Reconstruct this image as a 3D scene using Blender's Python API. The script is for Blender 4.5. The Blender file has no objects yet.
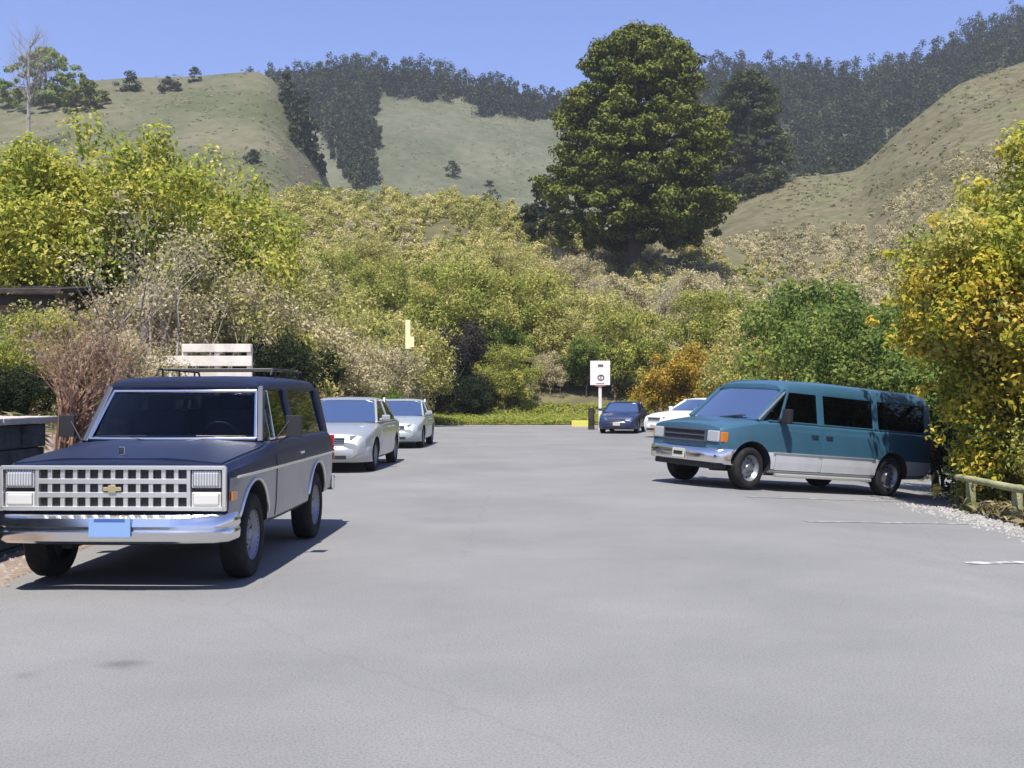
import bpy, bmesh, math, random
import numpy as np
from mathutils import Vector, Matrix

R = math.radians
random.seed(7)
S = bpy.context.scene
COL = S.collection

# ------------------------------------------------------------------ camera
cam_d = bpy.data.cameras.new('camera')
cam_d.sensor_width = 36.0
cam_d.lens = 1100.0 / 1024.0 * 36.0
cam_d.clip_start = 0.1
cam_d.clip_end = 8000
cam = bpy.data.objects.new('camera', cam_d)
COL.objects.link(cam)
cam.location = (0, 0, 1.6)
cam.rotation_euler = (R(90) + math.atan(11 / 1100.0), 0, 0)
S.camera = cam

# ------------------------------------------------------------------ light
SUN = Vector((-0.08, -0.47, 0.88)).normalized()
world = bpy.data.worlds.new('World')
S.world = world
world.use_nodes = True
wn = world.node_tree
sky = wn.nodes.new('ShaderNodeTexSky')
sky.sky_type = 'NISHITA'
sky.sun_disc = False
sky.sun_elevation = math.asin(SUN.z)
sky.sun_rotation = math.atan2(SUN.x, SUN.y)
sky.air_density = 1.0
sky.dust_density = 0.1
sky.ozone_density = 6.0
sky.altitude = 600
tint = wn.nodes.new('ShaderNodeMixRGB')
tint.blend_type = 'MULTIPLY'
tint.inputs[0].default_value = 1.0
tint.inputs[2].default_value = (.80, .79, 1.06, 1)
wn.links.new(sky.outputs[0], tint.inputs[1])
wn.links.new(tint.outputs[0], wn.nodes['Background'].inputs[0])
wn.nodes['Background'].inputs[1].default_value = 0.085
sd = bpy.data.lights.new('sun', 'SUN')
sd.energy = 4.0
sd.angle = R(0.5)
sd.color = (1.0, 0.955, 0.88)
sun = bpy.data.objects.new('sun', sd)
COL.objects.link(sun)
sun.location = (-20, -30, 60)
sun.rotation_euler = SUN.to_track_quat('Z', 'Y').to_euler()
S.view_settings.view_transform = 'Standard'
S.view_settings.look = 'None'
S.view_settings.gamma = 1.0
S.view_settings.exposure = 1.15

# ------------------------------------------------------------------ helpers
def mat(name, col, rough=0.6, metal=0.0, spec=0.5, coat=0.0):
    m = bpy.data.materials.new(name)
    m.use_nodes = True
    p = m.node_tree.nodes['Principled BSDF']
    p.inputs['Base Color'].default_value = (*col, 1)
    p.inputs['Roughness'].default_value = rough
    p.inputs['Metallic'].default_value = metal
    p.inputs['Specular IOR Level'].default_value = spec
    p.inputs['Coat Weight'].default_value = coat
    p.inputs['Coat Roughness'].default_value = 0.06
    return m

def ramp(nt, stops):
    r = nt.nodes.new('ShaderNodeValToRGB')
    e = r.color_ramp.elements
    while len(e) < len(stops):
        e.new(0.5)
    for k, (p, c) in enumerate(stops):
        e[k].position = p
        e[k].color = (*c, 1)
    return r

def noise_mat(name, stops, scale=4.0, detail=6.0, rough=0.9, bump=0.0, bump_scale=None, spec=0.2, second=None, metal=0.0, coords='Object'):
    """base colour from a fractal noise through a ramp; second = (scale, stops, factor) multiplies a second noise in"""
    m = bpy.data.materials.new(name)
    m.use_nodes = True
    nt = m.node_tree
    p = nt.nodes['Principled BSDF']
    tc = nt.nodes.new('ShaderNodeTexCoord')
    nz = nt.nodes.new('ShaderNodeTexNoise')
    nz.inputs['Scale'].default_value = scale
    nz.inputs['Detail'].default_value = detail
    nz.inputs['Roughness'].default_value = 0.62
    nt.links.new(tc.outputs[coords], nz.inputs['Vector'])
    r = ramp(nt, stops)
    nt.links.new(nz.outputs[0], r.inputs[0])
    out = r.outputs[0]
    if second:
        n2 = nt.nodes.new('ShaderNodeTexNoise')
        n2.inputs['Scale'].default_value = second[0]
        n2.inputs['Detail'].default_value = 5
        nt.links.new(tc.outputs[coords], n2.inputs['Vector'])
        r2 = ramp(nt, second[1])
        nt.links.new(n2.outputs[0], r2.inputs[0])
        mx = nt.nodes.new('ShaderNodeMixRGB')
        mx.blend_type = 'MULTIPLY'
        mx.inputs[0].default_value = second[2]
        nt.links.new(out, mx.inputs[1])
        nt.links.new(r2.outputs[0], mx.inputs[2])
        out = mx.outputs[0]
    nt.links.new(out, p.inputs['Base Color'])
    p.inputs['Roughness'].default_value = rough
    p.inputs['Specular IOR Level'].default_value = spec
    p.inputs['Metallic'].default_value = metal
    if bump:
        n3 = nt.nodes.new('ShaderNodeTexNoise')
        n3.inputs['Scale'].default_value = bump_scale or scale * 8
        n3.inputs['Detail'].default_value = 5
        nt.links.new(tc.outputs[coords], n3.inputs['Vector'])
        b = nt.nodes.new('ShaderNodeBump')
        b.inputs['Strength'].default_value = bump
        b.inputs['Distance'].default_value = 0.05
        nt.links.new(n3.outputs[0], b.inputs['Height'])
        nt.links.new(b.outputs[0], p.inputs['Normal'])
    return m

def leaf_mat(name, stops, trans=0.45, rough=0.8):
    """leaf colour picked per leaf from its own 'tint' value"""
    m = bpy.data.materials.new(name)
    m.use_nodes = True
    nt = m.node_tree
    p = nt.nodes['Principled BSDF']
    a = nt.nodes.new('ShaderNodeAttribute')
    a.attribute_name = 'tint'
    r = ramp(nt, stops)
    nt.links.new(a.outputs['Fac'], r.inputs[0])
    nt.links.new(r.outputs[0], p.inputs['Base Color'])
    p.inputs['Roughness'].default_value = rough
    p.inputs['Specular IOR Level'].default_value = 0.12
    t = nt.nodes.new('ShaderNodeBsdfTranslucent')
    nt.links.new(r.outputs[0], t.inputs[0])
    mx = nt.nodes.new('ShaderNodeMixShader')
    mx.inputs[0].default_value = trans
    nt.links.new(p.outputs[0], mx.inputs[1])
    nt.links.new(t.outputs[0], mx.inputs[2])
    nt.links.new(mx.outputs[0], nt.nodes['Material Output'].inputs[0])
    return m

def glass_mat(name, tint, ior=1.7):
    m = bpy.data.materials.new(name)
    m.use_nodes = True
    nt = m.node_tree
    nt.nodes.remove(nt.nodes['Principled BSDF'])
    tr = nt.nodes.new('ShaderNodeBsdfTransparent')
    tr.inputs[0].default_value = (*tint, 1)
    gl = nt.nodes.new('ShaderNodeBsdfGlossy')
    gl.inputs[0].default_value = (0.66, 0.74, 0.78, 1)
    gl.inputs['Roughness'].default_value = 0.02
    fr = nt.nodes.new('ShaderNodeFresnel')
    fr.inputs[0].default_value = ior
    mx = nt.nodes.new('ShaderNodeMixShader')
    nt.links.new(fr.outputs[0], mx.inputs[0])
    nt.links.new(tr.outputs[0], mx.inputs[1])
    nt.links.new(gl.outputs[0], mx.inputs[2])
    nt.links.new(mx.outputs[0], nt.nodes['Material Output'].inputs[0])
    return m

def thing(name, label, cat, loc=(0, 0, 0), rot=(0, 0, 0), group=None):
    o = bpy.data.objects.new(name, None)
    o.empty_display_size = 0.3
    COL.objects.link(o)
    o.location = loc
    o.rotation_euler = rot
    tag(o, label, cat, group)
    return o

def tag(o, label, cat, group=None, kind=None):
    o['label'] = label
    o['category'] = cat
    if group:
        o['group'] = group
    if kind:
        o['kind'] = kind
    return o

class MB:
    """collects verts and faces; build() links them as one mesh object"""
    def __init__(self):
        self.v, self.f, self.m = [], [], []

    def add(self, vs, fs, mi=0):
        b = len(self.v)
        self.v += [tuple(v) for v in vs]
        for f in fs:
            self.f.append([b + i for i in f])
            self.m.append(mi)

    def box(self, c, s, rot=None, mi=0):
        hx, hy, hz = s[0] / 2, s[1] / 2, s[2] / 2
        vs = [Vector((x, y, z)) for x in (-hx, hx) for y in (-hy, hy) for z in (-hz, hz)]
        if rot:
            M = rot if isinstance(rot, Matrix) else Matrix.Rotation(rot, 3, 'Z')
            vs = [M @ v for v in vs]
        self.add([v + Vector(c) for v in vs], [(0, 1, 3, 2), (4, 6, 7, 5), (0, 4, 5, 1), (2, 3, 7, 6), (0, 2, 6, 4), (1, 5, 7, 3)], mi)

    def bar(self, p0, p1, w, t, side=(0, 1, 0), mi=0):
        """rectangular bar; t is measured along `side`"""
        p0, p1 = Vector(p0), Vector(p1)
        d = (p1 - p0).normalized()
        s = Vector(side)
        s = (s - d * s.dot(d)).normalized()
        n = d.cross(s)
        vs = []
        for p in (p0, p1):
            for a, b in ((-1, -1), (1, -1), (1, 1), (-1, 1)):
                vs.append(p + n * (a * w / 2) + s * (b * t / 2))
        self.add(vs, [(3, 2, 1, 0), (4, 5, 6, 7), (0, 1, 5, 4), (1, 2, 6, 5), (2, 3, 7, 6), (3, 0, 4, 7)], mi)

    def tube(self, pts, rad, n=6, mi=0, cap=True):
        pts = [Vector(p) for p in pts]
        if not hasattr(rad, '__len__'):
            rad = [rad] * len(pts)
        vs = []
        for i, p in enumerate(pts):
            d = (pts[min(i + 1, len(pts) - 1)] - pts[max(i - 1, 0)])
            d = d.normalized() if d.length > 1e-6 else Vector((0, 0, 1))
            a = d.orthogonal().normalized() if abs(d.z) < 0.99 else Vector((1, 0, 0))
            if abs(d.z) < 0.99:
                a = d.cross(Vector((0, 0, 1))).normalized()
            b = d.cross(a)
            for k in range(n):
                t = 2 * math.pi * k / n
                vs.append(p + (a * math.cos(t) + b * math.sin(t)) * rad[i])
        fs = []
        for i in range(len(pts) - 1):
            for k in range(n):
                k2 = (k + 1) % n
                fs.append((i * n + k, i * n + k2, (i + 1) * n + k2, (i + 1) * n + k))
        if cap:
            fs.append(tuple(range(n))[::-1])
            fs.append(tuple((len(pts) - 1) * n + k for k in range(n)))
        self.add(vs, fs, mi)

    def lathe(self, prof, c, n=28, mi=0):
        """profile of (radius, offset along Y) turned round the Y axis through c"""
        vs, fs = [], []
        for r, y in prof:
            for k in range(n):
                t = 2 * math.pi * k / n
                vs.append((c[0] + r * math.cos(t), c[1] + y, c[2] + r * math.sin(t)))
        for i in range(len(prof) - 1):
            for k in range(n):
                k2 = (k + 1) % n
                fs.append((i * n + k, (i + 1) * n + k, (i + 1) * n + k2, i * n + k2))
        self.add(vs, fs, mi)

    def grid(self, P, mi=0, flip=False):
        """P[i][j] points"""
        ni, nj = len(P), len(P[0])
        vs = [p for row in P for p in row]
        fs = []
        for i in range(ni - 1):
            for j in range(nj - 1):
                f = (i * nj + j, i * nj + j + 1, (i + 1) * nj + j + 1, (i + 1) * nj + j)
                fs.append(f[::-1] if flip else f)
        self.add(vs, fs, mi)

    def build(self, name, mats, parent=None, smooth=None, bevel=0.0, recalc=True, segs=2, loc=None):
        me = bpy.data.meshes.new(name)
        me.from_pydata(self.v, [], self.f)
        mats = mats if isinstance(mats, (list, tuple)) else [mats]
        for m in mats:
            me.materials.append(m)
        me.polygons.foreach_set('material_index', self.m)
        bm = bmesh.new()
        bm.from_mesh(me)
        if recalc:
            bmesh.ops.recalc_face_normals(bm, faces=bm.faces)
        if bevel:
            es = [e for e in bm.edges if len(e.link_faces) == 2 and e.calc_face_angle(0) > 0.5]
            bmesh.ops.bevel(bm, geom=es, offset=bevel, segments=segs, affect='EDGES', profile=0.6, clamp_overlap=True)
        bm.to_mesh(me)
        bm.free()
        if smooth is not None:
            me.polygons.foreach_set('use_smooth', [True] * len(me.polygons))
            me.set_sharp_from_angle(angle=R(smooth))
        o = bpy.data.objects.new(name, me)
        COL.objects.link(o)
        if parent:
            o.parent = parent
        if loc:
            o.location = loc
        return o

def clone(root, loc, rotz=0.0, scale=1.0, label=None, name=None):
    r = root.copy()
    COL.objects.link(r)
    r.location = loc
    r.rotation_euler = (0, 0, rotz)
    r.scale = (scale, scale, scale) if not hasattr(scale, '__len__') else scale
    if name:
        r.name = name
    if label:
        r['label'] = label
    for ch in list(root.children):
        c = ch.copy()
        COL.objects.link(c)
        c.parent = r
        for g in ch.children:
            d = g.copy()
            COL.objects.link(d)
            d.parent = c
    return r

# ------------------------------------------------------------------ terrain maths
def sstep(a, b, x):
    t = np.clip((np.asarray(x, float) - a) / (b - a), 0, 1)
    return t * t * (3 - 2 * t)

_rng = np.random.RandomState(3)
_lat = _rng.rand(256, 256)
def vnoise(x, y):
    x, y = np.asarray(x, float), np.asarray(y, float)
    xi, yi = np.floor(x).astype(int), np.floor(y).astype(int)
    fx, fy = x - xi, y - yi
    fx, fy = fx * fx * (3 - 2 * fx), fy * fy * (3 - 2 * fy)
    g = lambda a, b: _lat[a % 256, b % 256]
    return (g(xi, yi) * (1 - fx) + g(xi + 1, yi) * fx) * (1 - fy) + (g(xi, yi + 1) * (1 - fx) + g(xi + 1, yi + 1) * fx) * fy
def fbm(x, y, o=4):
    s, a = 0, 0.5
    for k in range(o):
        s = s + a * (vnoise(np.asarray(x) * 2 ** k + 17 * k, np.asarray(y) * 2 ** k + 5 * k) - 0.5)
        a *= 0.5
    return s

def left_edge(y):
    return -4.45 + 0.10 * np.sin(np.asarray(y, float) * 0.9)
def right_edge(y):
    return np.interp(y, [-60, 18.9, 20.5, 22.5, 25, 34, 60], [7.4, 7.4, 8.9, 9.6, 10.5, 13.5, 13.5])

def lot(x, y):
    """paved surface: level, falling away gently on the right by the van"""
    x, y = np.asarray(x, float), np.asarray(y, float)
    fade = 1 - sstep(25, 37, y)
    return -0.09 * np.clip(x - 3.5, 0, 6.5) * fade

def ground_z(x, y):
    x, y = np.asarray(x, float), np.asarray(y, float)
    z = lot(x, y)
    # earth bank on the left, cut by a retaining wall up to y = 12
    cut = 1 - sstep(12.0, 12.6, y)
    wall = np.where(x < -5.28, 1.0, 0.0)
    soft = 1 - sstep(-7.6, -4.7, x)
    bank = cut * wall * 1.30 + (1 - cut) * soft * 1.05
    far = 1 - sstep(30, 44, y)
    z = z + bank * (0.35 + 0.65 * far) + 0.05 * np.clip(-x - 6.5, 0, 25) * far
    z = z + 0.10 * fbm(x * 0.5, y * 0.5) * sstep(0.3, 3, np.maximum(-4.7 - x, x - right_edge(y)))
    # grassy rise at the end of the lot
    z = z + 0.05 * np.clip(y - 56.5, 0, 40)
    return z

HT = {  # skyline slope (height / distance) by bearing, base and crest distance of each hill
    'near': (60, 130, [-900, -400, 0, 150, 230, 300, 450, 540, 620, 700, 800, 1100], [.06, .09, .11, .140, .165, .178, .180, .162, .140, .142, .12, .05], 3.0),
    'left': (60, 260, [-1100, -600, -300, 0, 50, 95, 180, 265, 288, 310, 330, 360, 420, 500], [.05, .2, .27, .280, .285, .291, .294, .296, .272, .235, .19, .13, .08, -.02], 4.5),
    'ridge': (140, 430, [-900, -200, 200, 260, 300, 350, 400, 460, 540, 580, 700, 780, 870, 930, 960, 1024, 1200, 1700], [.08, .2, .262, .270, .276, .287, .283, .275, .259, .255, .278, .283, .278, .293, .307, .334, .36, .2], 9.0),
    'right': (46, 190, [540, 600, 640, 660, 690, 760, 860, 900, 960, 1024, 1200, 1500, 2100], [-.2, -.1, .03, .09, .165, .195, .210, .243, .283, .308, .35, .33, .15], 4.0),
}
def hill_z(key, x, y):
    y0, Y, pp, tt, amp = HT[key]
    x, y = np.asarray(x, float), np.asarray(y, float)
    px = 512 + 1100 * x / np.maximum(y, 1)
    t = np.interp(px, pp, tt)
    s = np.clip((y - y0) / (Y - y0), 0, 1)
    prof = s ** 0.9
    front = 1.6 + y * t * prof
    top = 1.6 + Y * t
    back = top * (1 - (np.clip(y - Y, 0, None) / (1.1 * Y)) ** 1.5)
    z = np.where(y <= Y, front, back)
    z = z + amp * fbm(x / (Y * 0.10), y / (Y * 0.10)) * np.clip(s * 3, 0, 1) * np.where(y > Y * 0.9, 0.5, 1)
    return z - 2.2 * (1 - np.clip(s * 6, 0, 1))

def surf_z(x, y):
    z = float(ground_z(x, y))
    for k in HT:
        if y > HT[k][0]:
            z = max(z, float(hill_z(k, x, y)))
    return z

def px_x(px, y):
    return (px - 512) / 1100.0 * y

# ------------------------------------------------------------------ setting materials
def asphalt_material():
    m = noise_mat('asphalt', [(0.30, (.170, .169, .167)), (0.55, (.204, .202, .198)), (0.75, (.234, .231, .225))], 0.35, 8, 0.92, bump=0.10, bump_scale=90,
                  second=(75, [(0.34, (.55, .55, .56)), (0.48, (.95, .95, .95)), (0.7, (1.22, 1.21, 1.2))], 0.5))
    nt = m.node_tree
    # a few oil stains and hairline cracks
    p = nt.nodes['Principled BSDF']
    src = p.inputs['Base Color'].links[0].from_socket
    tc = nt.nodes.new('ShaderNodeTexCoord')
    vz = nt.nodes.new('ShaderNodeTexVoronoi')
    vz.inputs['Scale'].default_value = 0.21
    vz.inputs['Randomness'].default_value = 1
    nzw = nt.nodes.new('ShaderNodeTexNoise')
    nzw.inputs['Scale'].default_value = 2.4
    nzw.inputs['Detail'].default_value = 6
    ad = nt.nodes.new('ShaderNodeMixRGB')
    ad.blend_type = 'ADD'
    ad.inputs[0].default_value = 0.35
    nt.links.new(tc.outputs['Object'], ad.inputs[1])
    nt.links.new(tc.outputs['Object'], nzw.inputs[0])
    nt.links.new(nzw.outputs[1], ad.inputs[2])
    nt.links.new(ad.outputs[0], vz.inputs['Vector'])
    rs = ramp(nt, [(0.0, (.62, .62, .62)), (0.045, (.8, .8, .8)), (0.085, (1, 1, 1))])
    nt.links.new(vz.outputs[0], rs.inputs[0])
    mx = nt.nodes.new('ShaderNodeMixRGB')
    mx.blend_type = 'MULTIPLY'
    mx.inputs[0].default_value = 0.8
    nt.links.new(src, mx.inputs[1])
    nt.links.new(rs.outputs[0], mx.inputs[2])
    ve = nt.nodes.new('ShaderNodeTexVoronoi')
    ve.feature = 'DISTANCE_TO_EDGE'
    ve.inputs['Scale'].default_value = 0.16
    nt.links.new(ad.outputs[0], ve.inputs['Vector'])
    rc = ramp(nt, [(0.0, (.72, .72, .72)), (0.0035, (1, 1, 1))])
    nt.links.new(ve.outputs[0], rc.inputs[0])
    m2 = nt.nodes.new('ShaderNodeMixRGB')
    m2.blend_type = 'MULTIPLY'
    m2.inputs[0].default_value = 0.28
    nt.links.new(mx.outputs[0], m2.inputs[1])
    nt.links.new(rc.outputs[0], m2.inputs[2])
    out = m2.outputs[0]
    # an old oil patch on the near left and two smaller drips
    for (cx, cy, rad, dark) in ((-2.28, 6.5, .17, .66), (-2.75, 6.25, .10, .85), (-.9, 14.0, .5, .92)):
        dn = nt.nodes.new('ShaderNodeVectorMath')
        dn.operation = 'DISTANCE'
        n4 = nt.nodes.new('ShaderNodeTexNoise')
        n4.inputs['Scale'].default_value = 3.0
        n4.inputs['Detail'].default_value = 7
        a4 = nt.nodes.new('ShaderNodeMixRGB')
        a4.blend_type = 'ADD'
        a4.inputs[0].default_value = rad * 1.3
        nt.links.new(tc.outputs['Object'], n4.inputs[0])
        nt.links.new(tc.outputs['Object'], a4.inputs[1])
        nt.links.new(n4.outputs[1], a4.inputs[2])
        nt.links.new(a4.outputs[0], dn.inputs[0])
        dn.inputs[1].default_value = (cx + rad * .65, cy + rad * .65, rad * .65)
        r4 = ramp(nt, [(rad * .25, (dark,) * 3), (rad, (1, 1, 1))])
        nt.links.new(dn.outputs['Value'], r4.inputs[0])
        m4 = nt.nodes.new('ShaderNodeMixRGB')
        m4.blend_type = 'MULTIPLY'
        m4.inputs[0].default_value = 1
        nt.links.new(out, m4.inputs[1])
        nt.links.new(r4.outputs[0], m4.inputs[2])
        out = m4.outputs[0]
    nt.links.new(out, p.inputs['Base Color'])
    return m

M = {}
M['asphalt'] = asphalt_material()
M['earth'] = noise_mat('earth', [(0.3, (.17, .125, .10)), (0.5, (.27, .21, .17)), (0.7, (.36, .29, .25))], 0.9, 8, 0.95, bump=0.6, bump_scale=14,
                       second=(22, [(0.35, (.55, .55, .52)), (0.65, (1.15, 1.15, 1.15))], 0.7))
M['grass_ground'] = noise_mat('grass_ground', [(0.35, (.15, .18, .035)), (0.6, (.22, .24, .06))], 1.2, 6, 0.95, bump=0.6, bump_scale=18)
M['hill_grass'] = noise_mat('hill_grass', [(0.36, (.075, .085, .043)), (0.5, (.105, .105, .066)), (0.64, (.135, .122, .082))], 0.035, 9, 0.95, bump=0.7, bump_scale=1.2,
                            second=(0.42, [(0.38, (.78, .84, .68)), (0.6, (1.08, 1.04, 1.0))], 0.8))
M['green_hill'] = noise_mat('green_hill', [(0.38, (.10, .14, .035)), (0.52, (.14, .145, .06)), (0.64, (.18, .16, .09))], 0.05, 9, 0.95, bump=0.6, bump_scale=1.5,
                            second=(0.9, [(0.35, (.7, .75, .6)), (0.65, (1.1, 1.08, 1.0))], 0.8))
M['far_hill'] = noise_mat('far_hill', [(0.36, (.080, .088, .055)), (0.6, (.120, .120, .080))], 0.03, 8, 0.95, bump=0.6, bump_scale=0.8,
                          second=(0.3, [(0.38, (.75, .8, .7)), (0.6, (1.05, 1.05, 1.02))], 0.8))
M['scrub_hill'] = noise_mat('scrub_hill', [(0.36, (.085, .082, .040)), (0.52, (.125, .112, .068)), (0.66, (.115, .12, .060))], 0.06, 9, 0.95, bump=0.8, bump_scale=1.3,
                            second=(0.7, [(0.38, (.68, .7, .6)), (0.62, (1.12, 1.08, 1.02))], 0.8))

def struct(o):
    o['kind'] = 'structure'
    return o

# ground sheet
def axis(*segs):
    out = []
    for a, b, n in segs:
        out += list(np.linspace(a, b, n, endpoint=False))
    return np.array(out + [segs[-1][1]])

gx = axis((-2500, -300, 6), (-300, -60, 12), (-60, -12, 32), (-12, -5.6, 22), (-5.6, -4.2, 24), (-4.2, 7, 20), (7, 12, 24), (12, 60, 40), (60, 300, 12), (300, 2500, 6))
gy = axis((-2500, -200, 6), (-200, -20, 9), (-20, 8, 20), (8, 30, 74), (30, 64, 60), (64, 120, 20), (120, 400, 10), (400, 2500, 6))
X, Y = np.meshgrid(gx, gy, indexing='ij')
Z = ground_z(X, Y)
inside = (X > left_edge(Y) + 0.06) & (X < right_edge(Y) - 0.06) & (Y < 57.6) & (Y > -60)
Z = Z - np.where(inside, 0.06, 0.0)
g = MB()
g.grid([[(X[i, j], Y[i, j], Z[i, j]) for j in range(len(gy))] for i in range(len(gx))])
ground = struct(g.build('ground', M['earth'], smooth=50, recalc=False))
for p in ground.data.polygons[:1]:
    if p.normal.z < 0:
        ground.data.flip_normals()

# road sheet
ry = axis((-60, 6, 24), (6, 30, 60), (30, 58, 40))
rows = []
for y in ry:
    a, b = float(left_edge(y)), float(right_edge(y))
    xs = np.concatenate([np.linspace(a, 3.5, 12), np.linspace(3.9, b, 14)])
    j = 0.05 * (vnoise(y * 2.1, 3.3) - .5)
    rows.append([(x + (j if k == 0 else 0), y, float(lot(x, y)) + 0.012 - (0.03 if k in (0, len(xs) - 1) else 0)) for k, x in enumerate(xs)])
r_ = MB()
r_.grid(rows)
road = struct(r_.build('road', M['asphalt'], smooth=60, recalc=False))
if road.data.polygons[0].normal.z < 0:
    road.data.flip_normals()

# worn parking stripes, slanted like the stall the van stands in
def paint_material():
    m = mat('worn_paint', (.66, .66, .64), 0.8)
    nt = m.node_tree
    p = nt.nodes['Principled BSDF']
    tc = nt.nodes.new('ShaderNodeTexCoord')
    nz = nt.nodes.new('ShaderNodeTexNoise')
    nz.inputs['Scale'].default_value = 7
    nz.inputs['Detail'].default_value = 8
    nt.links.new(tc.outputs['Object'], nz.inputs[0])
    rr = ramp(nt, [(0.47, (.23, .23, .23)), (0.62, (.52, .52, .50))])
    nt.links.new(nz.outputs[0], rr.inputs[0])
    nt.links.new(rr.outputs[0], p.inputs['Base Color'])
    return m
M['paint'] = paint_material()
M['faded_paint'] = noise_mat('faded_paint', [(0.48, (.215, .213, .212)), (0.66, (.40, .40, .39))], 6, 8, 0.85)
ax = Vector((0.83, 0.56, 0)).normalized()
nx = Vector((ax.y, -ax.x, 0))
for k, (sx, sy, ln) in enumerate([(4.55, 11.0, 3.6), (3.75, 14.0, 4.4), (3.7, 17.35, 4.3)]):
    s = MB()
    P = []
    for i in range(13):
        c = Vector((sx, sy, 0)) + ax * (ln * i / 12)
        row = []
        for w in ((-0.06, 0.06) if k == 0 else (-0.045, 0.045)):
            q = c + nx * w
            row.append((q.x, q.y, float(lot(q.x, q.y)) + 0.018))
        P.append(row)
    s.grid(P)
    o = struct(s.build('parking_stripe', M['paint'] if k == 0 else M['faded_paint'], recalc=False))
    if o.data.polygons[0].normal.z < 0:
        o.data.flip_normals()

# hills
def hill(key, name, material, px0, px1, nu, y0, y1, ny):
    us = (np.linspace(px0, px1, nu) - 512) / 1100
    ys = np.linspace(y0, y1, ny)
    U, Yy = np.meshgrid(us, ys, indexing='ij')
    Xx = U * Yy
    Zz = hill_z(key, Xx, Yy)
    h = MB()
    h.grid([[(Xx[i, j], Yy[i, j], Zz[i, j]) for j in range(ny)] for i in range(nu)])
    o = struct(h.build(name, material, smooth=80, recalc=False))
    if o.data.polygons[0].normal.z < 0:
        o.data.flip_normals()
    return o
hill('near', 'hillside', M['scrub_hill'], -900, 1100, 110, 60, 230, 70)
hill('left', 'hill', M['hill_grass'], -1100, 500, 120, 60, 520, 90)
hill('right', 'hill', M['scrub_hill'], 540, 2100, 120, 46, 380, 90)
hill('ridge', 'mountain', M['far_hill'], -900, 1700, 150, 140, 860, 90)

# ------------------------------------------------------------------ foliage
def leaves(name, clumps, per, size, material, parent=None, seed=1, aspect=0.55, up=0.3, spread=1.0, jitter=0.22, flat=1.0):
    """clumps: array of (x, y, z, radius, tint). Each leaf is one small rhombus with its own tint."""
    rg = np.random.RandomState(seed)
    C = np.asarray(clumps, float)
    n = len(C) * per
    c = np.repeat(C, per, axis=0)
    d = rg.normal(size=(n, 3))
    d /= np.linalg.norm(d, axis=1)[:, None]
    r = c[:, 3:4] * spread * rg.rand(n, 1) ** 0.45
    off = d * r
    off[:, 2] *= flat
    pos = c[:, :3] + off
    nrm = d * 0.9 + rg.normal(size=(n, 3)) * 0.5 + np.array([0, 0, up])
    nrm /= np.linalg.norm(nrm, axis=1)[:, None]
    a = np.cross(nrm, rg.normal(size=(n, 3)))
    a /= np.linalg.norm(a, axis=1)[:, None]
    b = np.cross(nrm, a)
    sz = size * (0.6 + 0.8 * rg.rand(n, 1))
    tip = a * sz
    sd_ = b * sz * aspect
    bend = nrm * sz * 0.18
    V = np.stack([pos - tip * 0.5, pos + sd_ * 0.5 + bend, pos + tip * 0.5, pos - sd_ * 0.5 + bend], axis=1).reshape(-1, 3)
    me = bpy.data.meshes.new(name)
    me.vertices.add(len(V))
    me.vertices.foreach_set('co', V.astype(np.float32).ravel())
    me.loops.add(n * 4)
    me.loops.foreach_set('vertex_index', np.arange(n * 4, dtype=np.int32))
    me.polygons.add(n)
    me.polygons.foreach_set('loop_start', np.arange(0, n * 4, 4, dtype=np.int32))
    me.update(calc_edges=True)
    tint = np.clip(c[:, 4] + rg.normal(size=n) * jitter, 0, 1)
    at = me.attributes.new('tint', 'FLOAT', 'POINT')
    at.data.foreach_set('value', np.repeat(tint, 4).astype(np.float32))
    me.materials.append(material)
    o = bpy.data.objects.new(name, me)
    COL.objects.link(o)
    if parent:
        o.parent = parent
    return o

def crown_clumps(seed, rx, ry, rz, cz, n, cr, lobes=6, low=-0.75, inner=0.45):
    """uneven crown: several overlapping lobes of clumps, hollow inside"""
    rg = np.random.RandomState(seed)
    L = []
    for k in range(lobes):
        t = 2 * math.pi * (k + rg.rand() * 0.7) / lobes
        q = 0.25 + 0.35 * rg.rand()
        L.append((math.cos(t) * q, math.sin(t) * q, rg.uniform(-0.35, 0.45), rg.uniform(0.45, 0.68)))
    L.append((0, 0, 0.35, 0.62))
    out = []
    while len(out) < n:
        lx, ly, lz, lr = L[rg.randint(len(L))]
        d = rg.normal(size=3)
        d /= np.linalg.norm(d)
        q = lr * (inner + (1 - inner) * rg.rand() ** 0.5)
        p = np.array([lx, ly, lz]) + d * q
        if p[2] < low:
            continue
        out.append((p[0] * rx, p[1] * ry, cz + p[2] * rz, cr * rg.uniform(0.65, 1.35), rg.uniform(0.25, 0.75)))
    return out

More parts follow.
